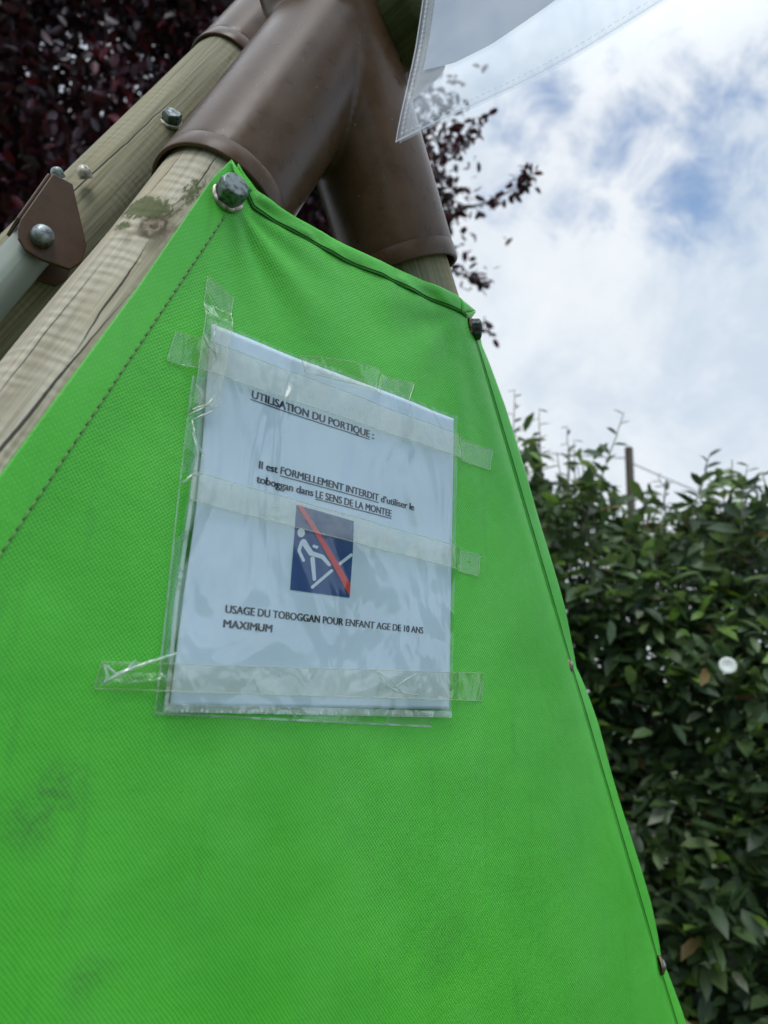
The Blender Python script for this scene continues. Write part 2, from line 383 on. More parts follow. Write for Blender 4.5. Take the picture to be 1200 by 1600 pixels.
c1 = cyl_uv(axl, .0425, 60, 590); c2 = cyl_uv(axl, .0425, 190, 440); c3 = cyl_uv(axl, .0425, 130, 600); c4 = cyl_uv(axl, .0425, 320, 270); c5 = cyl_uv(axl, .0425, 262, 265); c0 = cyl_uv(axl, .0425, 10, 690); c6 = cyl_uv(axl, .0425, 40, 560)
cr = [(c0[0], c1[1] - .09, c0[1] + .12, .0010, .05), (c2[0], c2[1] - .05, c2[1] + .07, .0007, -.05), (c3[0], c3[1] - .05, c3[1] + .05, .0006, .03),
      (c4[0], c4[1] - .03, c4[1] + .025, .0005, 0), (c5[0], c5[1] - .03, c5[1] + .035, .0005, .04), (c6[0], c6[1] - .10, c6[1] + .07, .0006, .0)]
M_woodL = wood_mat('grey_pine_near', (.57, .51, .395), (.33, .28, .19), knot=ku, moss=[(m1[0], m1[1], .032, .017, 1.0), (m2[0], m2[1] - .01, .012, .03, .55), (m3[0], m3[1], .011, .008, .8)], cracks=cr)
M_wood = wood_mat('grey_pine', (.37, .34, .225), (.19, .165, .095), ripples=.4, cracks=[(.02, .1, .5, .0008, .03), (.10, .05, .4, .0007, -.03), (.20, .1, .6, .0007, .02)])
M_beam = wood_mat('shaded_olive_beam', (.09, .095, .03), (.04, .04, .014), ripples=.2)  # olive kept dark: the shade at the apex is put into the colour
jl = vnoise(3, 1.0)
def jit(seed):
    g = vnoise(seed, 1.0)
    return lambda th, L: float(.018 * g(3 * math.cos(th) + 9, L * 9) + .012 * g(4 * math.sin(th), L * 22 + 5))
def leg(axf, m, zt, zb, seed, r=RP):
    zs = np.linspace(zt, zb, 90)
    return mesh('leg', *[q for q in tube([axf(z) for z in zs], r, 48, True, jit(seed))][:2], m, frame_, uvs=tube([axf(z) for z in zs], r, 48)[2])
legL = leg(axl, M_woodL, LEG_TOP, GZ - .05, 4, .0425); legR = leg(axr, M_wood, LEG_TOP, GZ - .05, 8)
leg3 = leg(ax3, M_wood, .55, GZ - .05, 15, .036)
# beam running back from the apex, its end grain towards the viewer
bz = .452; bx = .040
v, f, uv = tube([(bx, y, bz) for y in np.linspace(-.030, 2.6, 40)], .047, 40, True, jit(21)); mesh('beam', v, f, M_beam, frame_, uvs=uv)

# corner bracket: sockets melted together into one moulded piece
def socket(axf, z0, z1, r0, r1):
    zs = np.linspace(z0, z1, 24); return tube([axf(z) for z in zs], np.linspace(r0, r1, 24), 40)
mb = MB()
mb.add(*socket(axl, .2285, .50, .0475, .050)); mb.add(*socket(axr, .251, .47, .0475, .049)); mb.add(*socket(ax3, .487, .66, .0395, .044))
v, f, uv = tube([(bx, y, bz) for y in np.linspace(.004, .30, 20)], .053, 40); mb.add(v, f, uv)
hub = mb.build('bracket_raw', M_brown)
md = hub.modifiers.new('r', 'REMESH'); md.mode = 'VOXEL'; md.voxel_size = .0028; md.use_smooth_shade = True
ms = hub.modifiers.new('s', 'SMOOTH'); ms.factor = .5; ms.iterations = 10
dg = bpy.context.evaluated_depsgraph_get(); me = bpy.data.meshes.new_from_object(hub.evaluated_get(dg))
hv = np.empty(len(me.vertices) * 3); me.vertices.foreach_get('co', hv); hv = hv.reshape(-1, 3)
hf = [tuple(p.vertices) for p in me.polygons]
bpy.data.objects.remove(hub)
bracket = mesh('corner_bracket', hv, hf, M_brown, frame_)
def lip(axf, z, r):                                                 # rolled edge of a socket
    d = axf(z) - axf(z + .1); p = [(r - .0014, -.0145), (r + .0001, -.0105), (r + .0003, .002), (r - .0001, .0032), (r - .0014, .0034), (r - .0022, .003), (r - .0026, .001), (r - .0026, -.011)]
    return lathe(axf(z), d, p, 56)
for q_ in ((axl, .2225, .0475), (axr, .245, .0475), (ax3, .4805, .0395)): b_ = MB(); b_.add(*lip(*q_)); b_.build('socket_rim', M_brown, bracket)

def hexbolt(name, c, axis, r, h, parent, m=None, washer=None, dome=0.25, rot=0, wr=1.55):
    d, a, b = frame(axis); c = np.asarray(c, float)
    mbx = MB(); seg = 48; rows = []
    for (k, hh) in ((1.0, 0), (1.0, h * .80), (.96, h * .86), (.86, h * .97), (.80, h), (.45, h * (1 + dome * .03)), (0.02, h * (1 + dome * .04))):
        row = []
        for i in range(seg):
            th = 2 * math.pi * i / seg; q = ((th + rot) % (math.pi / 3)) - math.pi / 6
            hexr = r * math.cos(math.pi / 6) / math.cos(q); rr = hexr * (1 if k == 1.0 else .985) if k > .9 else r * .97 * k
            row.append(c + d * (hh + .0012) + rr * (a * math.cos(th) + b * math.sin(th)))
        rows.append(row)
    v = [p for rw in rows for p in rw]
    f = [(i * seg + k, i * seg + (k + 1) % seg, (i + 1) * seg + (k + 1) % seg, (i + 1) * seg + k) for i in range(len(rows) - 1) for k in range(seg)] + [tuple((len(rows) - 1) * seg + k for k in range(seg))]
    bo = mesh(name, v, f, m or M_zinc, parent, smoothed=False)
    v, f = lathe(c, axis, [(r * .4, .0014), (r * wr * .72, .0014), (r * wr * .74, .0004), (r * wr * .74, -.0006)], 32)
    mesh('washer', v, f, washer or M_pale, bo)
    return bo
def domebolt(c, axis, r, h, parent, m=None):
    v, f = lathe(np.asarray(c, float), axis, [(r, -.003), (r, 0), (r * .96, h * .35), (r * .8, h * .7), (r * .5, h * .92), (.0002, h)], 28)
    return mesh('bolt', v, f, m or M_zinc, parent)
# hexagon head on the side of the rear socket, and rear leg fittings
d3 = ax3(0) - ax3(1); d3 /= np.linalg.norm(d3)
def on_tube(axf, r, px, py):
    o = CAM; d = ray(px, py); p0 = axf(1.0); dirv = axf(0.0) - p0; dirv /= np.linalg.norm(dirv)
    w = o - p0; dd = d - dirv * (d @ dirv); ww = w - dirv * (w @ dirv)
    A, B, Cc = dd @ dd, 2 * dd @ ww, ww @ ww - r * r
    disc = B * B - 4 * A * Cc; s = (-B - math.sqrt(max(disc, 0))) / (2 * A); X = o + d * s
    nr = X - p0; nr = nr - dirv * (nr @ dirv); nr /= np.linalg.norm(nr); return p0 + dirv * ((X - p0) @ dirv) + nr * r, nr
q, nrm = on_tube(ax3, .036, 268, 190); hexbolt('bolt', q - nrm * .001, nrm + np.array([-.3, -.2, .5]), .0082, .008, frame_, M_dullz)
# clamp plate round the rear leg, with its two bolts, and the ladder tube it holds
zc = .275
cpt = ax3(zc); d, e1, e2 = frame(d3)
lat = e2 / np.linalg.norm(e2); 
if lat[0] > 0: lat = -lat                                           # towards the left
M_clamp = M_brown
def clamp_outline(w, h, r):
    pts = []
    for (cx_, cy_, a0) in ((w - r, h - r, 0), (-w + r, h - r, 90), (-w + r, -h + r, 180), (w - r, -h + r, 270)):
        for k in range(7): a = R_(a0 + k * 15); pts.append((cx_ + r * math.cos(a), cy_ + r * math.sin(a)))
    return pts
cb = MB()
pc = onY(74, 343, .117)                                              # centre of the near cheek
cheek_n = np.array([.03, -1, -.02]); cheek_n /= np.linalg.norm(cheek_n)
ux = np.array([-.43, 0, -1.]); ux -= cheek_n * (ux @ cheek_n); ux /= np.linalg.norm(ux)
cheek = [(83, 270), (114, 287), (136, 384), (128, 410), (110, 421), (62, 404), (40, 390), (29, 372), (28, 356), (33, 341)]
for off in (0, .030):
    v = [onY(*q, .117) + (0, off + e, 0) for e in (0, .003) for q in cheek]; k_ = len(cheek)
    cb.add(v, [tuple(range(k_)), tuple(range(2 * k_ - 1, k_ - 1, -1))] + [(i, i + k_, (i + 1) % k_ + k_, (i + 1) % k_) for i in range(k_)])
wa, wb = onY(83, 270, .117), onY(33, 341, .117); wn_ = np.cross(wb - wa, [0, 1., 0]); wn_ *= .0025 / np.linalg.norm(wn_)
uy = np.cross(cheek_n, ux)
v = [p + e * wn_ + (0, o_, 0) for e in (-1, 0) for p, o_ in ((wa, .0031), (wb, .0031), (wb, .0299), (wa, .0299))]
cb.add(v, [(0, 1, 2, 3), (7, 6, 5, 4)] + [(i, i + 4, (i + 1) % 4 + 4, (i + 1) % 4) for i in range(4)])
clamp = cb.build('clamp_plate', M_clamp, frame_, smoothed=False)
bv = clamp.modifiers.new('b', 'BEVEL'); bv.width = .0008; bv.segments = 2
domebolt(onY(67, 368, .113), cheek_n, .0074, .0055, clamp)
domebolt(onY(90, 272, .13), (-.6, -.3, .7), .0045, .005, clamp)
domebolt(onY(132, 273, .15), (-.5, -.4, .75), .0055, .007, frame_, M_pale)
tubeA = onY(72, 362, .1375); tubeB = onY(-4, 450, .1375); dirt_ = tubeB - tubeA
v, f, uv = tube([tubeA + dirt_ * s for s in np.linspace(0, 9, 30)], .0142, 28); mesh('ladder_rail', v, f, M_tubez, frame_, uvs=uv)

# ------------------------------------------------------------------ the green panel
M_can = canvas_mat('green_canvas')
M_seam = mat('seam_shadow_line', (.02, .13, .02), .8); M_thr = mat('pale_thread', (.22, .33, .12), .7); M_thrd = mat('dark_thread', (.03, .035, .02), .8)
top_px = [(360, 251), (366, 258), (378, 278), (397, 303), (430, 326), (470, 349), (510, 370), (540, 386), (600, 412), (660, 440), (700, 460), (722, 470)]
top_xz = np.array([onY(*q)[[0, 2]] for q in top_px])
def ztop(x): return np.interp(x, top_xz[:, 0], top_xz[:, 1])
le_px = [(360, 251), (331, 279), (318, 297), (215, 448), (103, 600), (0, 741)]
le_xz = np.array([onY(*q)[[0, 2]] for q in le_px])
le_slope = (le_xz[5, 0] - le_xz[3, 0]) / (le_xz[5, 1] - le_xz[3, 1])
def xleft(z):
    zz = le_xz[::-1, 1]; xx = le_xz[::-1, 0]
    return np.where(z < zz[0], xx[0] + (z - zz[0]) * le_slope, np.interp(z, zz, xx))
COSA = math.cos(math.atan(.4916)); RC = RP + .0012
screws = [onY(735, 515)[2], onY(891, 1040)[2], onY(1035, 1508)[2], -.70, -1.0]
bolt_xz = onY(352, 300)[[0, 2]]
wn1 = vnoise(31, 22.0); wn2 = vnoise(32, 9.0); wn3 = vnoise(33, 60.)
def panel_y(x, z):
    x = np.asarray(x, float); z = np.asarray(z, float); zt = ztop(x)
    dx = x - bolt_xz[0]; dz = z - bolt_xz[1]; r = np.hypot(dx, dz) + 1e-6; ang = np.arctan2(dz, dx)
    fr = np.clip((x - (xl(z) + .0)) / .03, 0, 1); fr2 = np.clip((xr(z) - x) / .035, 0, 1); free = fr * fr * (3 - 2 * fr) * fr2 * fr2 * (3 - 2 * fr2)
    pl = .0011 * np.exp(-((r - .045) / .045) ** 2) * np.sin(ang * 13 + 1.0) * np.clip(r / .02, 0, 1)          # pleats pulled from the bolt
    pl += .0012 * np.exp(-((r - .10) / .07) ** 2) * np.sin(ang * 7.0 + 2.4)
    drop = zt - z
    sag = .0012 * np.exp(-(drop / .05) ** 2) * np.sin(x * 75 + 1.5) * np.clip(drop / .012, 0, 1)
    belly = .0006 * np.exp(-((z - .0) / .35) ** 2)
    dr = np.hypot(x - .108, z - .2) ; ar = np.arctan2(z - .2, x - .108)
    pl2 = .0012 * np.exp(-((dr - .06) / .05) ** 2) * np.sin(ar * 9)
    return free * (pl + sag + belly + pl2 + .0013 * wn2(x, z) + .0005 * wn1(x, z)) - .0008
def wrap(x, z, flapang=None):
    """canvas point for flat coordinates (x,z): flat over the opening, bent round the right leg, then a free flap"""
    x = np.asarray(x, float); z = np.asarray(z, float)
    o = (x - xr(z)) * COSA; th = np.clip(o / RC, 0, THS); ext = np.maximum(o - RC * THS, 0)
    wob = np.minimum.reduce([np.abs(z - s) for s in screws])
    fa = THS - .10 - .30 * np.clip(wob / .05, 0, 1) ** .7 + .07 * wn2(z * 1.3, z)
    fa = np.where(ext > 0, fa, 0)
    lat = np.where(o > 0, RC * np.sin(th) + ext * np.cos(fa), o); yy = np.where(o > 0, RC * (1 - np.cos(th)) + ext * np.sin(fa), 0)
    return np.stack([xr(z) + lat / COSA, yy + panel_y(np.minimum(x, xr(z)), z), z], -1)
THS = .52; FLAPW = .0185
ZB = -1.25
def xseam(z): return xr(z) + RC * THS / COSA
panel = thing('canvas_panel', (xl(-.3), 0, GZ), 'bright green woven canvas panel stretched between the two timber legs, carrying the notice', 'canvas panel')
# left seam line
sl_px = [(350, 338), (280, 452), (200, 570), (130, 672), (60, 776), (0, 866)]
sl_xz = np.array([onY(*q)[[0, 2]] for q in sl_px])
sl_k = (sl_xz[-1, 0] - sl_xz[0, 0]) / (sl_xz[-1, 1] - sl_xz[0, 1])
def xsl(z): return sl_xz[0, 0] + (z - sl_xz[0, 1]) * sl_k
NU, NV = 260, 330
us = np.linspace(0, 1, NU); vs = np.concatenate([np.linspace(0, .62, 230)[:-1], np.linspace(.62, 1, 101)]) ** 1.25
# rows follow the top edge; each row runs from the left edge to the right seam
XT0, XT1 = top_xz[0, 0], xseam(top_xz[-1, 1])
pv = []; puv = []; pfl = []
for vv in vs:
    xt = XT0 + (XT1 - XT0) * us; zt = ztop(xt)
    z = zt + (ZB - zt) * vv
    xL = xleft(z) ; xS = xseam(z)
    base_l = XT0; x = xL + (xS - xL) * us
    for _ in range(2):
        z = ztop(np.where(vv < .05, x, xt)) + (ZB - ztop(xt)) * vv if False else z
    Pn = wrap(x, z); pv.append(Pn); puv.append(np.stack([x, z], -1))
    pfl.append(np.clip((xsl(z) - x) / .0012 + .5, 0, 1))
pv = np.concatenate(pv); puv = np.concatenate(puv); pfl = np.concatenate(pfl); NVv = len(vs)
pf = [(i * NU + k, (i + 1) * NU + k, (i + 1) * NU + k + 1, i * NU + k + 1) for i in range(NVv - 1) for k in range(NU - 1)]
fab = mesh('fabric', pv, pf, M_can, panel, uvs=puv, attrs={'flap': pfl})
so_ = fab.modifiers.new('s', 'SOLIDIFY'); so_.thickness = .0008; so_.offset = 1
# right hem flap beyond the seam, a folded double strip, slightly proud
zz = np.linspace(.2085, ZB, 420); nw = 9
hv_ = []; huv = []
for z in zz:
    w = FLAPW * np.linspace(0, 1, nw)
    x = xseam(z) + .0004 + w / COSA; p = wrap(x, np.full(nw, z)); bulge = .0011 * np.sin(np.pi * np.linspace(0.06, .94, nw)) ** .5
    p[:, 1] -= bulge; p[:, 0] += bulge * .4
    hv_.append(p); huv.append(np.stack([x, np.full(nw, z)], -1))
hv_ = np.concatenate(hv_); huv = np.concatenate(huv)
hf_ = [(i * nw + k, (i + 1) * nw + k, (i + 1) * nw + k + 1, i * nw + k + 1) for i in range(len(zz) - 1) for k in range(nw - 1)]
hem = mesh('side_hem', hv_, hf_, M_can, panel, uvs=huv, attrs={'flap': np.ones(len(hv_))})
s2 = hem.modifiers.new('s', 'SOLIDIFY'); s2.thickness = .0016; s2.offset = -1
# dark seam lines: the groove's shade put into a dark green colour
sb = MB()
def line_tube(fn, zs, r, mbx, seg=6):
    mbx.add(*tube([fn(z) for z in zs], r, seg))
def nrm_shift(x, z, k): p = wrap(np.array([x]), np.array([z]))[0]; th = THS; return p + k * np.array([math.sin(th) * .9, -math.cos(th), 0])
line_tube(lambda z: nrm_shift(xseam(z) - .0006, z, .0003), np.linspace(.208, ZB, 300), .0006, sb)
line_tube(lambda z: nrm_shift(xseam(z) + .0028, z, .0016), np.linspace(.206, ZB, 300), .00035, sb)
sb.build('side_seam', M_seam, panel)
# left stitch line: pale thread with dark needle holes
st = MB(); st2 = MB(); z = sl_xz[0, 1]; k = 0
while z > -.75:
    L = .0042; x0, x1 = xsl(z), xsl(z - L)
    a = np.array([x0, float(panel_y(x0, z)) - .0010, z]); b = np.array([x1, float(panel_y(x1, z - L)) - .0010, z - L])
    st.add(*tube([a, (a + b) / 2 + (0, -.0003, 0), b], .00035, 5))
    c_ = b + (b - a) * .12; st2.add(*tube([b, c_ + (b - a) * .15], .00045, 5))
    z -= L * 1.28
s_o = st.build('stitching', M_thr, panel); st2.build('stitching', M_thrd, panel)
# top hem: folded band along the top edge
n = 200; m_ = 9
xs_ = np.linspace(top_xz[1, 0] + .001, XT1 - .0005, n); tv = []; tuv = []
for i, x in enumerate(xs_):
    zt = float(ztop(x)); wd = .0125 + .0012 * float(wn1(x * 2, 3.)); s = np.linspace(0, 1, m_)
    if i < 14: wd *= (.35 + .65 * i / 14)
    zq = zt + .0008 - wd * s; xx = x + 0 * s - .25 * wd * s * (0.4)
    p = wrap(xx, np.minimum(zq, zt)); p[:, 2] = zq
    p[:, 1] -= .0009 + .0013 * np.sin(np.pi * np.clip(s * .93 + .07, 0, 1)) ** .6 * (1 + .35 * float(wn3(x, 1.))) + (.0007 * wn3(x * 1.5, s * .05))
    tv.append(p); tuv.append(np.stack([xx, zq], -1))
tv = np.concatenate(tv); tuv = np.concatenate(tuv)
tf = [(i * m_ + k, i * m_ + k + 1, (i + 1) * m_ + k + 1, (i + 1) * m_ + k) for i in range(n - 1) for k in range(m_ - 1)]
th_ = mesh('top_hem', tv, tf, M_can, panel, uvs=tuv, attrs={'flap': np.ones(len(tv))})
s3 = th_.modifiers.new('s', 'SOLIDIFY'); s3.thickness = .0012; s3.offset = 0
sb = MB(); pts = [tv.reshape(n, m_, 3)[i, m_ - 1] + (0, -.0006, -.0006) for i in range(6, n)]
sb.add(*tube(pts, .0005, 6)); sb.build('top_seam', M_seam, panel)  # dark line below the hem, its shade put into the colour
sb = MB(); pts = [tv.reshape(n, m_, 3)[i, m_ - 2] + (0, -.0007, -.0003) for i in range(8, n)]
sb.add(*tube(pts, .00035, 5)); sb.build('stitching', M_thrd, panel)
# folded corner tabs
def fold(name, px3, ys, thick=.0011):
    p = [onY(*q, Y=y) for q, y in zip(px3, ys)]
    nsub = 6; v = []; idx = {}
    for i in range(nsub + 1):
        for j in range(nsub + 1 - i):
            a, b = i / nsub, j / nsub; idx[(i, j)] = len(v); c = 1 - a - b
            v.append(p[0] * c + p[1] * a + p[2] * b + np.array([0, -.004 * 27 * a * b * c / 3, 0]))
    f = []
    for i in range(nsub):
        for j in range(nsub - i):
            f.append((idx[(i, j)], idx[(i + 1, j)], idx[(i, j + 1)]))
            if i + j < nsub - 1: f.append((idx[(i + 1, j)], idx[(i + 1, j + 1)], idx[(i, j + 1)]))
    v = np.array(v); o = mesh(name, v, f, M_can, panel, uvs=v[:, [0, 2]], attrs={'flap': np.ones(len(v))})
    s = o.modifiers.new('s', 'SOLIDIFY'); s.thickness = thick; s.offset = 0; return o
fold('corner_fold', [(718, 466), (743, 486), (722, 489)], [-.002, .006, -.003]); fold('corner_fold', [(743, 487), (728, 507), (722, 488)], [.006, .005, -.002])
fold('corner_fold', [(361, 250), (394, 298), (372, 297)], [-.003, -.004, -.005])
# bolts holding the panel
pb = np.array([bolt_xz[0], float(panel_y(*bolt_xz)) - .001, bolt_xz[1]]) + np.array([.0012, 0, -.004])
hexbolt('bolt', pb, (-.10, -1, .16), .0096, .0115, panel, M_dullz, M_pale, rot=.3, wr=1.5)
def side_screw(px, py, r, h, m, wm, hexa=False, tilt=-.25):
    zc_ = onY(px, py)[2]; p = wrap(np.array([xseam(zc_) + .0035]), np.array([zc_]))[0]
    o = onY(px, py) ; d = ray(px, py); s = ((p - CAM) @ d) / (d @ d); p = CAM + d * s
    ax = np.array([math.sin(THS + .35), -math.cos(THS + .35), .08]); p = p - ax * .0015
    if hexa: return hexbolt('bolt', p, ax, r, h, panel, m, wm, dome=.0, rot=.2)
    v, f = lathe(p, ax, [(r, 0), (r, h * .5), (r * .8, h), (r * .35, h * .9), (r * .3, h * .4), (.0002, h * .4)], 28)
    b = mesh('screw', v, f, m, panel)
    v, f = lathe(p, ax, [(r * .6, .0006), (r * 1.42, .0006), (r * 1.5, -.0004), (r * 1.5, -.002)], 28); mesh('washer', v, f, wm, b)
    return b
side_screw(735, 515, .0092, .009, M_dark, M_rust, True)
side_screw(891, 1041, .0052, .0032, M_zinc, M_rust); side_screw(1035, 1508, .0052, .0032, M_zinc, M_rust)

# ------------------------------------------------------------------ the notice
def onS(px, py, off=0.0):
    Y = -.004
    for _ in range(6): q = onY(px, py, Y); Y = float(py_(q[0], q[2])) + off
    return q
pn1 = vnoise(41, 14.0); pn2 = vnoise(42, 30.); pn3 = vnoise(43, 70.)
def py_(x, z):                                                       # surface of the printed sheet
    return panel_y(x, z) - .0034 - .0013 * np.asarray(pn1(x, z)) - .0004 * np.asarray(pn2(x, z))
def poly_grid(left, right, nu, nv, yf):
    """grid between two px polylines (each top to bottom)"""
    def res(pl, n):
        pl = np.array(pl, float); s = np.concatenate([[0], np.cumsum(np.hypot(*np.diff(pl, axis=0).T))]); tt = np.linspace(0, s[-1], n)
        return np.stack([np.interp(tt, s, pl[:, 0]), np.interp(tt, s, pl[:, 1])], 1)
    A, B = res(left, nv), res(right, nv); v = []
    for i in range(nv):
        a = onS(*A[i]); b = onS(*B[i])
        for k in range(nu):
            q = a + (b - a) * k / (nu - 1); v.append((q[0], float(yf(q[0], q[2])), q[2]))
    f = [(i * nu + k, (i + 1) * nu + k, (i + 1) * nu + k + 1, i * nu + k + 1) for i in range(nv - 1) for k in range(nu - 1)]
    return np.array(v), f
M_paper = mat('white_paper', (.78, .80, .82), .8, spec=.2)
t = M_paper.node_tree; t.links.new(mixc(t, smooth(t, noise(t, texco(t), 18, 4), .4, .7), (.74, .80, .86), (.70, .76, .82)), P(M_paper).inputs['Base Color'])
M_ink = mat('black_ink', (.012, .012, .014), .6, spec=.2); M_blue = mat('blue_ink', (.001, .048, .205), .5, spec=.3); M_red = mat('red_ink', (.78, .035, .025), .5, spec=.3); M_white = mat('white_print', (.76, .79, .82), .7, spec=.2)
pb0 = onS(480, 1106)
notice = thing('printed_notice', pb0, 'white printed sheet about using the slide, with blue pictogram, inside taped plastic on green canvas', 'notice')
pl_l = [(331, 506), (324, 590), (317, 690), (306, 800), (287, 930), (265, 1104)]; pl_r = [(709, 654), (707, 790), (704, 950), (702, 1108)]
v, f = poly_grid(pl_l, pl_r, 70, 80, py_); sheet = mesh('paper_sheet', v, f, M_paper, notice)
ss = sheet.modifiers.new('s', 'SOLIDIFY'); ss.thickness = .0002; ss.offset = -1
def put(x, z, lift): return np.array([x, float(py_(x, z)) - lift, z])
def ink_poly(mbx, pxs, lift, sub=1):
    """flat printed polygon (convex), from photo corners, laid on the sheet"""
    pts = [onS(*q) for q in pxs]
    if len(pts) == 4 and sub > 1:
        v = []; n = sub
        for i in range(n + 1):
            for k in range(n + 1):
                a, b = i / n, k / n; q = (pts[0] * (1 - b) + pts[1] * b) * (1 - a) + (pts[3] * (1 - b) + pts[2] * b) * a; v.append(put(q[0], q[2], lift))
        f = [(i * (n + 1) + k, (i + 1) * (n + 1) + k, (i + 1) * (n + 1) + k + 1, i * (n + 1) + k + 1) for i in range(n) for k in range(n)]
        mbx.add(v, f)
    else: mbx.add([put(q[0], q[2], lift) for q in pts], [tuple(range(len(pts)))[::-1]])
def text_mesh(s, bold=.008):
    c = bpy.data.curves.new('lettering', 'FONT'); c.body = s; c.size = 1; c.offset = bold; c.resolution_u = 4
    o = bpy.data.objects.new('lettering', c); COL.objects.link(o); dg = bpy.context.evaluated_depsgraph_get(); dg.update()
    m = bpy.data.meshes.new_from_object(o.evaluated_get(dg)); v = np.array([q.co[:] for q in m.vertices]); f = [tuple(p.vertices) for p in m.polygons]
    bpy.data.objects.remove(o); return v, f
CAPH = float(text_mesh('H')[0][:, 1].max())
def line(mbx, s, p0, p1, cap, bold=0.0):
    v, f = text_mesh(s, bold); a = onS(*p0)[[0, 2]]; b = onS(*p1)[[0, 2]]
    d = b - a; L = np.linalg.norm(d); d = d / L; up = np.array([-d[1], d[0]])
    if up[1] < 0: up = -up
    x0, x1 = v[:, 0].min(), v[:, 0].max(); sx = L / (x1 - x0); sy = cap / CAPH
    for k_, sh_ in enumerate((-.042, -.02, 0, .02, .042)):
        vv = []
        for q in v:
            p = a + d * (q[0] - x0 + sh_) * sx + up * q[1] * sy; vv.append(put(p[0], p[1], .00016 + 0.00002 * k_))
        mbx.add(vv, f)
def under(mbx, p0, p1, th=.0006):
    a = onS(*p0)[[0, 2]]; b = onS(*p1)[[0, 2]]; d = b - a; d /= np.linalg.norm(d); up = np.array([-d[1], d[0]]) * th
    n = 24; v = []
    for i in range(n + 1):
        q = a + (b - a) * i / n; v += [put(*q, .00018), put(*(q + up), .00018)]
    mbx.add(v, [(2 * i, 2 * i + 2, 2 * i + 3, 2 * i + 1) for i in range(n)])
def caph(p0, p1): return np.linalg.norm((onS(*p0) - onS(*p1)))
cap1 = caph((393.8, 621.7), (393.8, 609.0)); cap4 = caph((352, 957.3), (352.5, 945.0)); 
tx = MB(); line(tx, 'UTILISATION DU PORTIQUE', (393, 621.7), (577, 683.8), cap1); line(tx, ':', (581.5, 685.5), (583.6, 686.2), cap1)
under(tx, (391, 624.6), (577, 687.2)); tx.build('lettering', M_ink, sheet, smoothed=False)
cap2 = caph((404.6, 731.7), (406, 720))
tx = MB(); line(tx, 'Il est', (404.4, 731.7), (433, 739.3), cap2); line(tx, 'FORMELLEMENT INTERDIT', (438, 740.4), (591, 782.6), cap2); line(tx, 'd’utiliser le', (595, 784.3), (646.5, 797.7), cap2 )
under(tx, (437, 744), (591.5, 786)); tx.build('lettering', M_ink, sheet, smoothed=False)
tx = MB(); line(tx, 'toboggan dans', (400.3, 753.6), (488.7, 775.6), cap2 ); line(tx, 'LE SENS DE LA MONTEE', (493, 777.4), (611, 807.5), cap2)
under(tx, (492.4, 780.5), (611.5, 811)); tx.build('lettering', M_ink, sheet, smoothed=False)
tx = MB(); line(tx, 'USAGE DU TOBOGGAN POUR ENFANT AGE DE 10 ANS', (352, 957.3), (660.8, 990.0), cap4); tx.build('lettering', M_ink, sheet, smoothed=False)
tx = MB(); line(tx, 'MAXIMUM', (348.7, 980.2), (424.3, 988.0), cap4); tx.build('lettering', M_ink, sheet, smoothed=False)
Z = lambda a, b: (430 + a / 8, 770 + b / 8)
pm = MB(); ink_poly(pm, [Z(262, 150), Z(980, 355), Z(928, 1312), Z(184, 1212)], .0002, 20); picto = pm.build('pictogram', M_blue, sheet)
fg = MB()
def stroke(pts, w0, w1=None, caps=True):
    w1 = w1 or w0; n = len(pts); Ws = np.linspace(w0, w1, n)
    for i in range(n - 1):
        a, b = np.array(pts[i], float), np.array(pts[i + 1], float); d = (b - a) / np.linalg.norm(b - a); q = np.array([-d[1], d[0]])
        ink_poly(fg, [Z(*(a + q * Ws[i] / 2)), Z(*(b + q * Ws[i + 1] / 2)), Z(*(b - q * Ws[i + 1] / 2)), Z(*(a - q * Ws[i] / 2))], .00036 + .00001 * len(fg.f) / 40, 3)
    for p, w in ((zip(pts, Ws)) if caps else zip(pts[1:-1], Ws[1:-1])):
        ink_poly(fg, [Z(p[0] + w / 2 * math.cos(t_), p[1] - w / 2 * math.sin(t_)) for t_ in np.linspace(0, 2 * math.pi, 20)[:-1]], .00040 + .00001 * len(fg.f) / 40)
ink_poly(fg, [Z(320 + 47 * math.cos(t_), 500 - 57 * math.sin(t_)) for t_ in np.linspace(0, 2 * math.pi, 28)[:-1]], .00038)
stroke([(350, 612), (400, 690), (440, 750)], 70, 66); stroke([(440, 755), (585, 800), (672, 900)], 62, 42)
stroke([(325, 620), (293, 725), (350, 845)], 42, 36); stroke([(465, 662), (530, 686)], 36, 36, False); stroke([(462, 825), (485, 1080)], 56, 44)
stroke([(460, 1180), (700, 975)], 38); stroke([(775, 910), (958, 768)], 38, 38, False)
fg.build('pictogram_figure', M_white, sheet)
rb = MB(); ink_poly(rb, [Z(262, 150), Z(325, 167), Z(936, 1150), Z(928, 1260)], .00075); rb2 = MB()
ink_poly(rb2, [Z(262, 150), Z(330, 168), Z(934, 1145), Z(918, 1285)], .00085, 10); rb2.build('prohibition_bar', M_red, sheet)

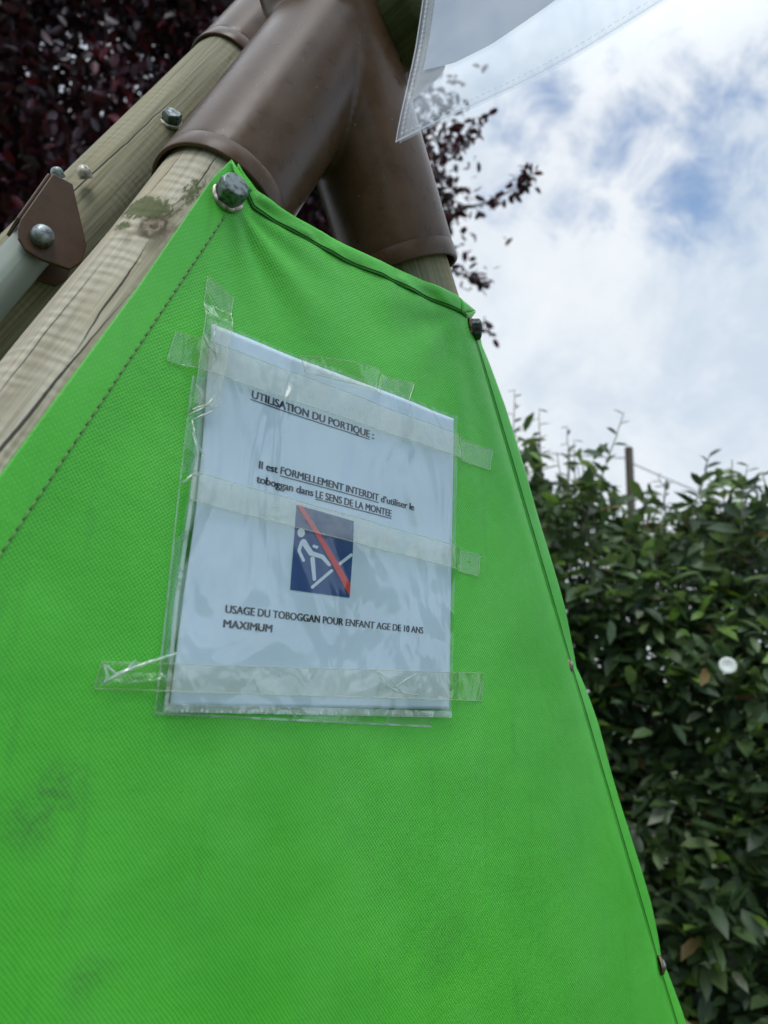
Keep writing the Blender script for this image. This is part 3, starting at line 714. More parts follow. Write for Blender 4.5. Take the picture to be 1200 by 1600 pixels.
# ------------------------------------------------------------------ plastic sleeves and tapes
M_film = film_mat('clear_sleeve', .008, (.85, .91, .93), .17, (13, .9, .035), spec=.065, haze_col=(.62, .72, .74), dirt=.012)
M_film2 = film_mat('clear_sleeve_back', .08, (.92, .96, .90), .18, (20, .5, .02), spec=.07, haze_col=(.6, .75, .6))
M_tape = film_mat('clear_tape', .055, (.97, .96, .89), .14, (40, .6, .012), spec=.06, haze_col=(.80, .80, .70), dirt=.10)
M_weld = film_mat('welded_plastic', .34, (.95, .98, .96), .2, (60, .5, .01), spec=.12, haze_col=(.75, .82, .78))
fn = vnoise(51, 11.0); fn2 = vnoise(52, 26.0); fn3 = vnoise(53, 75.)
def film_y(x, z): return py_(x, z) - .0013 - .0020 * np.abs(np.asarray(fn(x * 1.3, z * .7))) - .0008 * np.abs(np.asarray(fn2(x, z)))
def back_y(x, z): return panel_y(x, z) - .0011 - .0005 * np.asarray(fn2(x, z))
sl1 = thing('plastic_sleeve', onS(480, 1112), 'clear plastic sleeve holding the printed notice, top left edge crumpled', 'plastic sleeve')
v, f = poly_grid([(322, 500), (313, 590), (303, 700), (288, 810), (270, 940), (251, 1112)], [(711, 652), (710, 790), (706, 950), (702.5, 1121)], 120, 140, film_y)
v0 = v.copy(); mesh('front_film', v, f, M_film, sl1)
v, f = poly_grid([(313, 590), (303, 700), (288, 810), (270, 940), (251, 1112)], [(710, 700), (708, 790), (705, 950), (702, 1120)], 40, 40, lambda x, z: py_(x, z) + .0007); mesh('back_film', v, f, M_film, sl1)
def strip(pxa, pxb, w, yf, n=90, m=4, lift=0.0):
    """thin band between photo points, w metres wide to one side (sign)"""
    a = onS(*pxa)[[0, 2]]; b = onS(*pxb)[[0, 2]]; d = (b - a) / np.linalg.norm(b - a); q = np.array([-d[1], d[0]]) * w
    v = [];
    for i in range(n + 1):
        for k in range(m + 1):
            p = a + (b - a) * i / n + q * k / m; v.append((p[0], float(yf(p[0], p[1])) - lift, p[1]))
    return v, [(i * (m + 1) + k, (i + 1) * (m + 1) + k, (i + 1) * (m + 1) + k + 1, i * (m + 1) + k + 1) for i in range(n) for k in range(m)]
wm_ = MB(); wm_.add(*strip((253, 1112), (702, 1121), .0042, film_y, lift=.0005))
A, B = onS(262, 1112), onS(700, 1117)
nd = 74
for i in range(nd):                                                   # row of weld dashes
    p = A + (B - A) * i / nd; q = A + (B - A) * (i + .5) / nd
    wm_.add([(p[0], float(film_y(p[0], p[2])) - .0009, p[2]), (q[0], float(film_y(q[0], q[2])) - .0009, q[2]), (q[0], float(film_y(q[0], q[2])) - .0009, q[2] + .0016), (p[0], float(film_y(p[0], p[2])) - .0009, p[2] + .0016)], [(0, 1, 2, 3)])
for (pa, pb_) in (((303, 700), (288, 810)), ((288, 810), (270, 940)), ((270, 940), (251, 1112))): wm_.add(*strip(pa, pb_, .0022, film_y, 20, 2, .0006))
wm_.build('welded_edge', M_weld, sl1)
# crumpled ridges of film at the upper left
cr_ = MB()
for pts, r in (([(296, 648), (312, 640), (327, 630), (336, 615)], .0007), ([(301, 640), (318, 634), (333, 632)], .0008), ([(303, 655), (318, 648), (334, 641)], .0006), ([(318, 522), (326, 540), (338, 552)], .0006), ([(300, 655), (306, 690), (318, 712)], .0006), ([(338, 505), (334, 530), (339, 560)], .0005), ([(301, 676), (309, 705), (300, 740)], .0006), ([(285, 755), (300, 742), (318, 739)], .0007), ([(306, 600), (316, 615), (308, 640)], .0006)):
    q = [onS(a, b, -.0032) for a, b in pts]; cr_.add(*tube(q, [r * (.5 + .8 * math.sin(math.pi * (i + .5) / len(q))) for i in range(len(q))], 8))
cr_.build('crease', M_weld, sl1)
sl2 = thing('plastic_sleeve', onS(460, 1128), 'empty clear plastic sleeve showing below and left of the printed notice, flat on the canvas', 'plastic sleeve')
v, f = poly_grid([(303, 585), (287, 750), (266, 920), (243, 1117)], [(690, 690), (688, 820), (684, 980), (677, 1137)], 70, 70, back_y); mesh('film', v, f, M_film2, sl2)
w2 = MB(); w2.add(*strip((243, 1117), (677, 1137), .0012, back_y, lift=.0004)); w2.add(*strip((303, 585), (266, 920), .0008, back_y, lift=.0004)); w2.add(*strip((266, 920), (243, 1117), .0008, back_y, lift=.0004)); w2.build('welded_edge', M_weld, sl2)

poly_in = np.array([onS(*q)[[0, 2]] for q in [(318, 498), (712, 652), (703, 1124), (250, 1114)]])
def inside(x, z):                                                     # signed distance to the sleeve outline
    d = None
    for i in range(4):
        a, b = poly_in[i], poly_in[(i + 1) % 4]; e = b - a; nn = np.array([e[1], -e[0]]); nn /= np.linalg.norm(nn)
        s = (np.array([x, z]) - a) @ nn; d = s if d is None else min(d, s)
    return d
def tape_y(x, z, base=.0009):
    s = inside(x, z); k = min(max((s + .012) / .012, 0), 1); k = k * k * (3 - 2 * k)
    return (float(panel_y(x, z)) - .0016) * (1 - k) + (float(film_y(x, z)) - base) * k - .00035 * float(fn3(x, z))
M_tedge = film_mat('tape_edge', .25, (.9, .93, .85), .25, None, spec=.15, haze_col=(.8, .8, .68))
def tape(left, right, label, n=90, m=10, base=.0009, yf=None, ragged=()):
    """strip from its left end (two photo corners) to its right end; every row is a straight cut"""
    l0, l1 = left; r0, r1 = right; v = []
    for i in range(n + 1):
        s = i / n
        for k in range(m + 1):
            u = k / m; px = (l0[0] * (1 - u) + l1[0] * u) * (1 - s) + (r0[0] * (1 - u) + r1[0] * u) * s; py = (l0[1] * (1 - u) + l1[1] * u) * (1 - s) + (r0[1] * (1 - u) + r1[1] * u) * s
            q = onS(px, py); y = (yf or tape_y)(q[0], q[2], base) if yf is None else yf(q[0], q[2], s, u); v.append((q[0], y, q[2]))
    f = [(i * (m + 1) + k, i * (m + 1) + k + 1, (i + 1) * (m + 1) + k + 1, (i + 1) * (m + 1) + k) for i in range(n) for k in range(m)]
    v = np.array(v); c = v.mean(0); o = mesh('adhesive_tape', v, f, M_tape, base=(c[0], c[1], c[2]))
    tag(o, label, 'tape', 'strips of clear tape fixing the notice')
    g = v.reshape(n + 1, m + 1, 3); eb = MB()
    for row in (g[:, 0], g[:, m], g[0], g[n]):
        eb.add(*tube(row + np.array([0, -.0002, 0]), .00028, 5))
    eb.build('cut_edge', M_tedge, o)
    return o
tape([(276, 517), (262, 562)], [(771, 703), (767, 734)], 'long clear tape strip across the top of the notice, over its heading', base=.0010)
tape([(297, 738), (291, 782)], [(754, 867), (751, 900)], 'long clear tape strip slanting across the middle, over the top of the blue pictogram', base=.0012)
def ty_d(x, z, s, u):
    y = tape_y(x, z, .0011)
    if s < .2: y -= .004 * math.sin(math.pi * s / .2) * (.5 + .5 * math.sin(9 * u + 14 * s))
    if .62 < s < .82: y -= .0016 * max(0, math.sin(math.pi * (s - .62) / .2)) * (.5 + .5 * math.sin(7 * u + 50 * s))
    return y
tape([(161, 1034), (149, 1076)], [(757, 1052), (755, 1095)], 'long clear tape strip along the bottom of the notice, its left end crumpled', n=160, m=14, yf=ty_d)
tape_d = bpy.data.objects['adhesive_tape.002']; cq = MB()
for pts, rr_ in (([(158, 1066), (186, 1052), (214, 1040), (268, 1020)], .0008), ([(164, 1040), (178, 1053), (196, 1047), (210, 1031)], .0007), ([(160, 1038), (166, 1058), (158, 1070)], .0006), ([(582, 1044), (592, 1066), (612, 1080), (646, 1086)], .0006), ([(610, 1074), (630, 1060), (650, 1050)], .0005), ([(586, 1050), (604, 1062), (622, 1083)], .0005)):
    q = [onS(a_, b_) for a_, b_ in pts]; q = [np.array([w_[0], float(tape_y(w_[0], w_[2])) - .0006 - (.004 if a_[0] < 300 else 0), w_[2]]) for w_, a_ in zip(q, pts)]
    cq.add(*tube(q, [rr_ * (.5 + .8 * math.sin(math.pi * (i_ + .5) / len(q))) for i_ in range(len(q))], 8))
cq.build('crease', M_weld, tape_d)
tape([(326, 431), (367, 463)], [(298, 632), (336, 640)], 'short upright clear tape strip on the top left corner of the notice', base=.0020)
def ty_e(x, z, s, u):
    k = min(max((s - .62) / .15, 0), 1); y = (float(film_y(x, z)) - .0028) * (1 - k) + (float(panel_y(x, z)) - .0016) * k
    return y - .006 * math.sin(math.pi * min(s / .75, 1)) * (1 - u)
tape([(462, 559), (470, 585)], [(651, 597), (641, 628)], 'short clear tape strip lifting off the top edge of the notice onto bare canvas', yf=ty_e, n=60)

# second sleeve hanging near the apex, turned edge-on
P0 = at(620, 225, .50); hv2 = ray(-845, 1000); hv2 = -hv2 / np.linalg.norm(hv2)
up = np.array([0.02, .0, 1.]); up -= hv2 * (up @ hv2) ; up /= np.linalg.norm(up)
# upper left corner seen through (655,0): choose the tilt of the short side in the sleeve's own plane
nplane = np.cross(hv2, up); d = ray(655, 0); tq = ((P0 - CAM) @ nplane) / (d @ nplane); Q = CAM + d * tq
sv = Q - P0; sv /= np.linalg.norm(sv)
d = ray(1045, 0); tq = ((P0 - CAM) @ nplane) / (d @ nplane); Q2 = CAM + d * tq; sh = Q2 - P0; LH = np.linalg.norm(sh); sh /= LH
fnz = vnoise(61, 9.)
def hang(a, b, off=0.0): return P0 + sh * a + sv * b + nplane * (off + .0065 * float(fnz(a + 3, b * 1.2)) )
def hgrid(a0, a1, b0, b1, n, m, off, cut=None):
    v = [];
    for i in range(n + 1):
        for k in range(m + 1):
            a = a0 + (a1 - a0) * i / n; lo = b0 if cut is None else cut(a); b = lo + (b1 - lo) * k / m; v.append(hang(a, b, off))
    return v, [(i * (m + 1) + k, (i + 1) * (m + 1) + k, (i + 1) * (m + 1) + k + 1, i * (m + 1) + k + 1) for i in range(n) for k in range(m)]
HW, HH = .235, .31
M_film3 = film_mat('hanging_sleeve_film', .13, (.93, .95, .97), .06, (9, .3, .02), spec=.07, haze_col=(.75, .8, .86))
M_weld3 = film_mat('hanging_sleeve_weld', .5, (.9, .93, .97), .25, None, spec=.1, haze_col=(.72, .78, .85))
sl3 = thing('plastic_sleeve', P0, 'clear plastic sleeve hanging askew under the frame apex against the cloudy sky', 'plastic sleeve')
mesh('film', *hgrid(0, HW, 0, HH, 40, 50, 0.0), M_film3, sl3); mesh('film', *hgrid(.001, HW, .001, HH, 40, 50, -.0026 * np.sign((nplane @ (CAM - P0)))), M_film3, sl3)
w3 = MB(); nsd = np.sign(nplane @ (CAM - P0)) * .0008
v, f = hgrid(0, HW, 0, .0012, 40, 1, nsd); w3.add(v, f); v, f = hgrid(0, .0012, 0, HH, 1, 40, nsd); w3.add(v, f)
a = .004
while a < HW: v, f = hgrid(a, a + .0024, .0042, .0052, 1, 1, nsd * 1.3); w3.add(v, f); a += .0042
b = .004
while b < HH: v, f = hgrid(.0042, .0052, b, b + .0024, 1, 1, nsd * 1.3); w3.add(v, f); b += .0042
w3.build('welded_edge', M_weld3, sl3)
def hcoord(px, py):
    d = ray(px, py); tq = ((P0 - CAM) @ nplane) / (d @ nplane); X = CAM + d * tq - P0
    M2 = np.stack([sh, sv], 1); return np.linalg.lstsq(M2, X, rcond=None)[0]
ca, cb2 = hcoord(656, 104), hcoord(845, 0); cm = hcoord(705, 92); ce = hcoord(760, 62)
M_pap2 = mat('sleeve_paper', (.62, .66, .76), .8, spec=.2)
t = M_pap2.node_tree; tl = N(t, 'ShaderNodeBsdfTranslucent'); tl.inputs[0].default_value = (.62, .66, .76, 1); mx = N(t, 'ShaderNodeMixShader', i_0=.5)
t.links.new(P(M_pap2).outputs[0], mx.inputs[1]); t.links.new(tl.outputs[0], mx.inputs[2]); t.links.new(mx.outputs[0], t.nodes['Material Output'].inputs[0])
cuts = np.array([ca, cm, ce, cb2]); kk = np.argsort(cuts[:, 0]); cuts = cuts[kk]; slope_c = (cuts[-1, 1] - cuts[-2, 1]) / (cuts[-1, 0] - cuts[-2, 0])
def cutf(a): return float(np.interp(a, cuts[:, 0], cuts[:, 1])) if a < cuts[-1, 0] else float(cuts[-1, 1] + slope_c * (a - cuts[-1, 0]))
a1 = .215
v, f = hgrid(cuts[0, 0], a1, 0, HH + .02, 50, 40, -.0013 * np.sign(nplane @ (CAM - P0)), cutf)
ps = mesh('paper_sheet', v, f, M_pap2, base=tuple(hang(cuts[0, 0], cuts[0, 1]))); tag(ps, 'blank grey-white sheet slid askew inside the hanging plastic sleeve near the apex', 'paper sheet')

# cobweb threads in the angle of the bracket
M_web = mat('cobweb_silk', (.55, .55, .52), .6)
cw = MB()
for (a, b, da, db) in (((690, 175), (600, 92), .60, .60), ((625, 60), (552, 40), .58, .60), ((575, 75), (640, 85), .6, .6), ((560, 180), (590, 140), .58, .58), ((555, 178), (578, 170), .58, .58), ((540, 245), (590, 155), .6, .6), ((545, 240), (525, 300), .6, .62), ((478, 108), (472, 125), .52, .52), ((585, 55), (608, 72), .6, .6), ((640, 78), (612, 70), .58, .6), ((421, 195), (425, 212), .5, .5)):
    p, q = at(*a, da), at(*b, db); mid = (p + q) / 2 + np.array([0, 0, -.003]); cw.add(*tube([p, mid, q], .00016, 4))
web = cw.build('cobweb', M_web, None); 
tag(web, 'thin cobweb threads strung in the dark angle under the brown bracket', 'cobweb')

# ------------------------------------------------------------------ foliage helpers
LT = np.array([[0, 0, 0], [.28, -.78, .25], [.28, 0, 0], [.28, .78, .25], [.66, -.80, .25], [.66, 0, 0], [.66, .80, .25], [1, 0, 0]])
LF = [(0, 2, 1), (0, 3, 2), (1, 2, 5, 4), (2, 3, 6, 5), (4, 5, 7), (5, 6, 7)]
def unit(a): return a / (np.linalg.norm(a, axis=-1, keepdims=True) + 1e-9)
def leaves(pos, dirv, nor, length, width, droop=.18, foldk=.35):
    n = len(pos); d = unit(dirv); s = unit(np.cross(d, nor)); nn = np.cross(s, d)
    L = np.asarray(length)[:, None, None]; Wd = np.asarray(width)[:, None, None] / 2
    T = LT[None]
    v = pos[:, None] + d[:, None] * T[..., 0:1] * L + s[:, None] * T[..., 1:2] * Wd + nn[:, None] * (np.abs(T[..., 1:2]) * Wd * foldk - droop * L * T[..., 0:1] ** 2)
    k = len(LT); f = []
    base = (np.arange(n) * k)
    faces = []
    for q in LF: faces.append(base[:, None] + np.array(q)[None])
    return v.reshape(-1, 3), faces, k
def leaf_object(name, parent, m, pos, dirv, nor, length, width, cols, **kw):
    v, faces, k = leaves(pos, dirv, nor, length, width, **kw)
    v = v - BASE[parent]; me = bpy.data.meshes.new(name)
    loops = np.concatenate([q.ravel() for q in faces]); sizes = np.concatenate([np.full(len(q), q.shape[1]) for q in faces])
    starts = np.concatenate([[0], np.cumsum(sizes)[:-1]])
    me.vertices.add(len(v)); me.vertices.foreach_set('co', v.ravel()); me.loops.add(len(loops)); me.loops.foreach_set('vertex_index', loops.astype(np.int32))
    me.polygons.add(len(sizes)); me.polygons.foreach_set('loop_start', starts.astype(np.int32)); me.polygons.foreach_set('loop_total', sizes.astype(np.int32))
    me.polygons.foreach_set('use_smooth', np.ones(len(sizes), bool)); me.update(calc_edges=True)
    a = me.attributes.new('tint', 'FLOAT_COLOR', 'POINT'); c4 = np.concatenate([cols, np.ones((len(cols), 1))], 1); a.data.foreach_set('color', np.repeat(c4, k, 0).ravel())
    me.materials.append(m); o = bpy.data.objects.new(name, me); COL.objects.link(o); o.parent = parent; BASE[o] = BASE[parent]; return o
def pick(n, table):
    w = np.array([q[0] for q in table], float); w /= w.sum(); i = rng.choice(len(table), n, p=w)
    c = np.array([q[1] for q in table])[i]; return c * rng.uniform(.7, 1.3, (n, 1))

# ------------------------------------------------------------------ hedge on the right
FH = CF * [1, 1, 0]; FH /= np.linalg.norm(FH); RH = np.cross(FH, [0, 0, 1.]); RH /= np.linalg.norm(RH)
def hed(a, dd, z): return np.stack([CAM[0] + RH[0] * a + FH[0] * dd, CAM[1] + RH[1] * a + FH[1] * dd, z], -1)
hn1 = vnoise(71, 2.2); hn2 = vnoise(72, 5.0); hn3 = vnoise(73, 3.0)
def htop(a, dd): return .42 - .15 * np.exp(-((np.asarray(a) - .79) / .15) ** 2) + .08 * np.clip(1 - np.abs(np.asarray(a) - .25) / .5, 0, 1) + .16 * hn1(a, dd) + .05 * hn2(a, dd)
def hfront(a, z): return 1.95 + .17 * hn3(a, z) + .09 * hn2(a + 7, z)
M_leaf = leaf_mat('hedge_leaf', .42, .3, .5); M_twig = mat('twig_bark', (.10, .08, .05), .85); M_shoot = mat('shoot_bark', (.20, .19, .13), .8)
hc = hed(np.array(.9), np.array(2.4), np.array(GZ))
hedge = thing('hedge', hc, 'tall dark evergreen hedge with long unclipped shoots, to the right of the green panel', 'hedge')
TAB = [(46, (.066, .112, .046)), (30, (.105, .165, .062)), (16, (.165, .235, .090)), (8, (.17, .29, .05)), (2.5, (.26, .28, .19)), (1.2, (.22, .15, .06))]
n = 62000
a = rng.uniform(-1.3, 2.7, n); z = GZ + 0.02 + (2.1) * rng.beta(1.15, 1.0, n); dd = hfront(a, z) + rng.exponential(.26, n)
tp = htop(a, dd); z = np.where(z > tp, tp - rng.exponential(.10, n), z)
keep = rng.random(n) < np.clip((htop(a, dd) - z) / .22, .22, 1); a, z, dd = a[keep], z[keep], dd[keep]
nt_ = 3000; a2 = rng.uniform(-1.3, 2.7, nt_); d2 = rng.uniform(1.95, 2.85, nt_); z2 = htop(a2, d2) - rng.exponential(.09, nt_) + .03
ab = rng.uniform(-1.3, 2.7, 420); db = rng.uniform(1.95, 2.8, 420); hb = np.minimum(rng.exponential(.085, 420) + .03, .20)     # loose sprigs over the top
ia = np.repeat(np.arange(420), 13); a4 = ab[ia] + rng.normal(0, .03, len(ia)); d4 = db[ia] + rng.normal(0, .03, len(ia)); z4 = htop(ab, db)[ia] + rng.uniform(-.1, 1, len(ia)) * hb[ia]
a2 = np.concatenate([a2, a4]); d2 = np.concatenate([d2, d4]); z2 = np.concatenate([z2, z4])
a3 = rng.uniform(-1.3, 2.7, 12000); d3_ = rng.uniform(2.3, 3.1, 12000); z3 = rng.uniform(GZ, .15, 12000)
a = np.concatenate([a, a2, a3]); dd = np.concatenate([dd, d2, d3_]); z = np.concatenate([z, z2, z3]); n = len(a)
pos = hed(a, dd, z)
out = -FH[None] * rng.uniform(.1, 1.0, (n, 1)) + RH[None] * rng.normal(0, .75, (n, 1)) + np.array([0, 0, 1.])[None] * rng.normal(-.05, .45, (n, 1))
nor = np.array([0, 0, 1.])[None] + -FH[None] * rng.uniform(-.1, .7, (n, 1)) + rng.normal(0, .5, (n, 3))
ln = np.clip(rng.normal(.066, .018, n), .03, .105) * np.where(a < .25, .72, 1.0); leaf_object('foliage', hedge, M_leaf, pos, out, nor, ln, ln * rng.uniform(.40, .52, n), pick(n, TAB))
# inner branches
br = MB()
for i in range(70):
    a0 = rng.uniform(-1.2, 2.6); d0 = rng.uniform(2.15, 2.7); p = [hed(np.array(a0 + .12 * k * rng.normal(0, .5)), np.array(d0 - .03 * k * rng.uniform(-1, 1)), np.array(GZ + k * .40)) for k in range(6)]
    br.add(*tube(p, np.linspace(.012, .004, 6), 6))
for i in range(420):
    tz = float(htop(ab[i], db[i])); br.add(*tube([hed(np.array(ab[i] + .02 * k * math.sin(i)), np.array(db[i]), np.array(tz - .2 + (hb[i] + .2) * k / 3)) for k in range(4)], np.linspace(.0035, .0014, 4), 5))
br.build('branch', M_twig, hedge)
def shoot(pxs, depth, nleaf, seed, ll=.05, tip=True):
    """one long shoot standing out of the hedge, with alternate leaves"""
    r = np.random.default_rng(seed); p = np.array([at(x, y, depth + .0) for x, y in pxs]); s = np.linspace(0, 1, 16); q = np.stack([np.interp(s, np.linspace(0, 1, len(p)), p[:, k]) for k in range(3)], 1)
    q += np.cumsum(r.normal(0, .0016, q.shape), 0)
    v, f, uv = tube(q, np.linspace(.0034, .0012, 16), 6); o = mesh('shoot', v, f, M_shoot, hedge, uvs=uv)
    t_ = np.linspace(.02, .98, nleaf); pos = np.stack([np.interp(t_, s, q[:, k]) for k in range(3)], 1); ax_ = unit(q[-1] - q[0])
    side = unit(np.cross(ax_, FH)); sg = np.where(np.arange(nleaf) % 2 == 0, 1, -1)[:, None]
    dv = ax_[None] * r.uniform(.2, .7, (nleaf, 1)) + side[None] * sg * r.uniform(.5, 1, (nleaf, 1)) + r.normal(0, .4, (nleaf, 3)); nr = ax_[None] + r.normal(0, .4, (nleaf, 3))
    l = 1.35 * ll * np.linspace(1.15, .45, nleaf) * r.uniform(.8, 1.2, nleaf)
    leaf_object('leaf_spray', o, M_leaf, pos, dv, nr, l, l * .42, pick(nleaf, [(3, (.045, .075, .035)), (1, (.08, .12, .05)), (1, (.06, .07, .04))]))
for args in (([(812, 760), (806, 690), (803, 610)], 2.25, 17, 1, .035), ([(852, 800), (848, 720), (846, 642)], 2.2, 14, 2, .045), ([(880, 800), (884, 730), (886, 668)], 2.3, 11, 3, .04), ([(908, 840), (938, 740), (970, 642)], 2.05, 13, 4, .055),
             ([(1076, 830), (1092, 770), (1110, 708)], 2.05, 14, 5, .06), ([(1160, 830), (1166, 775), (1175, 728)], 2.0, 11, 6, .06), ([(1040, 800), (1038, 760), (1030, 742)], 2.3, 8, 7, .045), ([(825, 780), (833, 740), (838, 690)], 2.3, 9, 8, .045), ([(900, 800), (900, 750), (897, 690)], 2.3, 8, 9, .045),
             ([(1140, 860), (1130, 800), (1128, 750)], 2.1, 10, 10, .06), ([(1198, 800), (1200, 760), (1195, 735)], 2.1, 9, 11, .06), ([(1020, 800), (1010, 790), (1002, 775)], 2.2, 8, 12, .05), ([(1215, 860), (1212, 800), (1222, 740)], 1.95, 12, 13, .06)):
    shoot(*args)
# bindweed flower
fc = at(1137, 1040, 1.72); M_pet = mat('white_petal', (.72, .74, .68), .6)
fl = thing('bindweed_flower', fc, 'round white bindweed flower open on the face of the dark hedge', 'flower')
ax = unit(CAM - fc + np.array([.1, -.2, .5])); v, f = lathe(fc, ax, [(.002, -.03), (.0035, -.02), (.007, -.008), (.0145, -.001), (.0203, .0022), (.0195, .0034), (.0125, .0014), (.006, -.0012), (.0003, -.0022)], 30)
mesh('petals', v, f, M_pet, fl); v, f, uv = tube([fc - ax * .03, fc - ax * .06 + (0, 0, -.02), fc - ax * .08 + (0, 0, -.06)], .0012, 6); mesh('stalk', v, f, M_twig, fl)
# fence post and wires beyond the hedge
wf = thing('wire_fence', at(982, 772, 3.4) * [1, 1, 0] + [0, 0, GZ], 'weathered post with strands of plain wire behind the hedge top', 'wire fence')
ptop = at(982.5, 699, 3.4); pbm = ptop.copy(); pbm[2] = GZ
M_post = mat('rusty_post', (.13, .095, .075), .8); t = M_post.node_tree; t.links.new(mixc(t, noise(t, texco(t), 30, 5), (.17, .13, .10), (.075, .055, .045)), P(M_post).inputs['Base Color'])
v, f = prism(pbm, (0, 0, 1), [(-.015, -.015), (.015, -.015), (.015, .015), (-.015, .015)], ptop[2] - GZ); po = mesh('post', v, f, M_post, wf, smoothed=False); bv = po.modifiers.new('b', 'BEVEL'); bv.width = .003
M_wire = mat('galvanised_wire', (.33, .35, .37), .45, .8)
for (p, q) in (((983, 722), (1330, 860)), ((982, 716), (700, 690))):
    A_, B_ = at(*p, 3.38), at(*q, 3.0 if q[0] > 983 else 3.9); v, f, uv = tube([A_ + (B_ - A_) * s - np.array([0, 0, .05 * s * (1 - s)]) for s in np.linspace(0, 1, 20)], .0032, 6); mesh('wire', v, f, M_wire, wf)

# ------------------------------------------------------------------ purple-leaved plum tree
M_pl = leaf_mat('plum_leaf', .42, .22, .45); M_bark = mat('plum_bark', (.05, .04, .035), .9)
tcx = at(215, 260, 4.2); TR = np.array([tcx[0], tcx[1], GZ])
tree = thing('plum_tree', TR, 'purple-leaved plum tree with dense dark crown, behind the timber frame', 'tree')
tb = MB(); tb.add(*tube([TR + np.array([.05 * math.sin(k), .04 * math.cos(k), (tcx[2] - GZ) * k / 7]) for k in range(8)], np.linspace(.11, .05, 8), 14)); trunk = tb.build('trunk', M_bark, tree)
lim = MB(); tips = []
for i in range(46):
    th = rng.uniform(0, 2 * math.pi); el = rng.uniform(-.35, 1.2); L = rng.uniform(.8, 1.75)
    z0 = rng.uniform(.45, .95); s0 = TR + np.array([0, 0, (tcx[2] - GZ) * z0]); dv = np.array([math.cos(th) * math.cos(el), math.sin(th) * math.cos(el), math.sin(el)])
    p = [s0 + dv * L * k / 6 + np.array([0, 0, .10 * L * (k / 6) ** 2]) + rng.normal(0, .03, 3) * (k > 0) for k in range(7)]; lim.add(*tube(p, np.linspace(.028, .005, 7), 6)); tips += p[2:]
lim.build('branch', M_bark, tree)
PT = [(55, (.040, .010, .018)), (25, (.070, .015, .028)), (10, (.13, .012, .022)), (10, (.070, .048, .06))]
nc = 1500; ph = rng.uniform(0, 2 * math.pi, nc); cz = rng.uniform(-1, 1, nc); rr = rng.uniform(.15, 1, nc) ** (1 / 2.6)
cen = np.stack([np.cos(ph) * np.sqrt(1 - cz ** 2) * 1.82 * rr, np.sin(ph) * np.sqrt(1 - cz ** 2) * 1.6 * rr, cz * 2.25 * rr], 1) + tcx
cen[:, 2] += .1
hole = np.zeros(nc, bool)
for (hx, hy, hr) in ((160, 65, 52), (60, 75, 42), (30, 20, 30), (205, 30, 26), (110, 120, 24), (95, 20, 26)):
    d_ = ray(hx, hy); d_ = d_ / np.linalg.norm(d_); w_ = cen - CAM; pp = np.linalg.norm(w_ - np.outer(w_ @ d_, d_), axis=1); hole |= pp < hr / FPX * 4.2 * .72
cen = cen[~hole]; nc = len(cen)
per = rng.integers(70, 130, nc); ci = np.repeat(np.arange(nc), per); n = len(ci)
pos = cen[ci] + rng.normal(0, 1, (n, 3)) * np.array([.15, .15, .12]) * rng.uniform(.6, 1.2, nc)[ci][:, None]
dv = rng.normal(0, 1, (n, 3)) + np.array([0, 0, -.5]); nr = rng.normal(0, .7, (n, 3)) + np.array([0, 0, 1.])
ln = rng.uniform(.042, .072, n); leaf_object('crown', tree, M_pl, pos, dv, nr, ln, ln * rng.uniform(.5, .62, n), pick(n, PT), droop=.12)
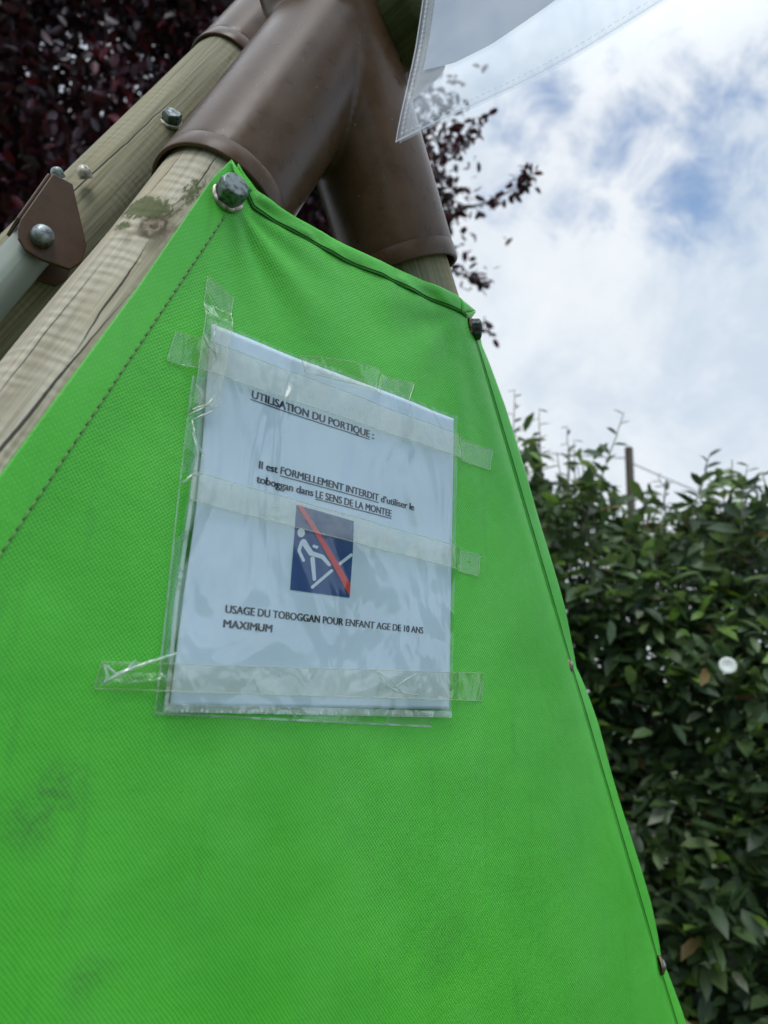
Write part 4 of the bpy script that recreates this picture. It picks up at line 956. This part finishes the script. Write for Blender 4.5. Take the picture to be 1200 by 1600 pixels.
def spray(pxs, depth, nleaf, seed, spread=.03, ll=.05):
    r = np.random.default_rng(seed); p = np.array([at(x, y, depth) for x, y in pxs]); s = np.linspace(0, 1, 14); q = np.stack([np.interp(s, np.linspace(0, 1, len(p)), p[:, k]) for k in range(3)], 1)
    v, f, uv = tube(q, np.linspace(.006, .0018, 14), 6); o = mesh('branch', v, f, M_bark, tree, uvs=uv)
    t_ = r.uniform(0, 1, nleaf); t_ = np.where(r.random(nleaf) < .35, 1 - .25 * t_ ** 2, t_); pos = np.stack([np.interp(t_, s, q[:, k]) for k in range(3)], 1) + r.normal(0, spread, (nleaf, 3)) * [1, 1, .9]
    l = ll * r.uniform(.7, 1.2, nleaf); leaf_object('leaf_spray', o, M_pl, pos, r.normal(0, 1, (nleaf, 3)) + [0, 0, -.2], r.normal(0, .7, (nleaf, 3)) + [0, 0, .8], l, l * .55, pick(nleaf, PT), droop=.12)
for args in (([(560, 330), (690, 330), (760, 318), (806, 294), (832, 270)], 3.0, 90, 1, .021, .046), ([(600, 300), (672, 260), (722, 215), (744, 198)], 3.1, 56, 2, .026, .048), ([(640, 200), (672, 230), (690, 290), (700, 330)], 3.1, 90, 3, .045, .05),
             ([(600, 400), (690, 420), (728, 430), (752, 444)], 3.0, 70, 4, .024, .046), ([(640, 500), (720, 510), (745, 508), (762, 520)], 3.1, 26, 5, .022, .042), ([(590, 150), (650, 150), (700, 165)], 3.3, 60, 6, .05, .05), ([(650, 180), (690, 225), (712, 240)], 3.0, 36, 7, .035, .05), ([(670, 300), (700, 310), (730, 322)], 3.05, 34, 8, .03, .05)):
    spray(*args)

# unseen trees added behind the viewer to put dark reflections in the bracket gloss
M_far = leaf_mat('reflect_tree_leaf', .5, .2, .3)
for i, (ang, dist, hgt) in enumerate(((194, 4.8, 9.6), (226, 8.5, 4.4), (252, 8.5, 4.2))):
    B_ = np.array([math.sin(R_(ang)) * dist, math.cos(R_(ang)) * dist, GZ])
    g_ = thing('unseen_reflect_tree', B_, ('round', 'broad', 'tall')[i] + ' leafy green tree, unseen, added behind the viewer for dark reflections', 'tree')
    v, f, uv = tube([B_ + (0, 0, hgt * .6 * k / 5) for k in range(6)], np.linspace(.16, .07, 6), 10); mesh('trunk', v, f, M_bark, g_, uvs=uv)
    n = 2600; q = unit(rng.normal(0, 1, (n, 3))) * (rng.random((n, 1)) ** .4) * np.array([1.7, 1.7, hgt * .42]) + B_ + np.array([0, 0, hgt * .56])
    ln = rng.uniform(.2, .36, n); leaf_object('crown', g_, M_far, q, rng.normal(0, 1, (n, 3)), rng.normal(0, .8, (n, 3)) + [0, 0, .8], ln, ln * .7, pick(n, [(3, (.035, .06, .02)), (1, (.06, .09, .03))]))
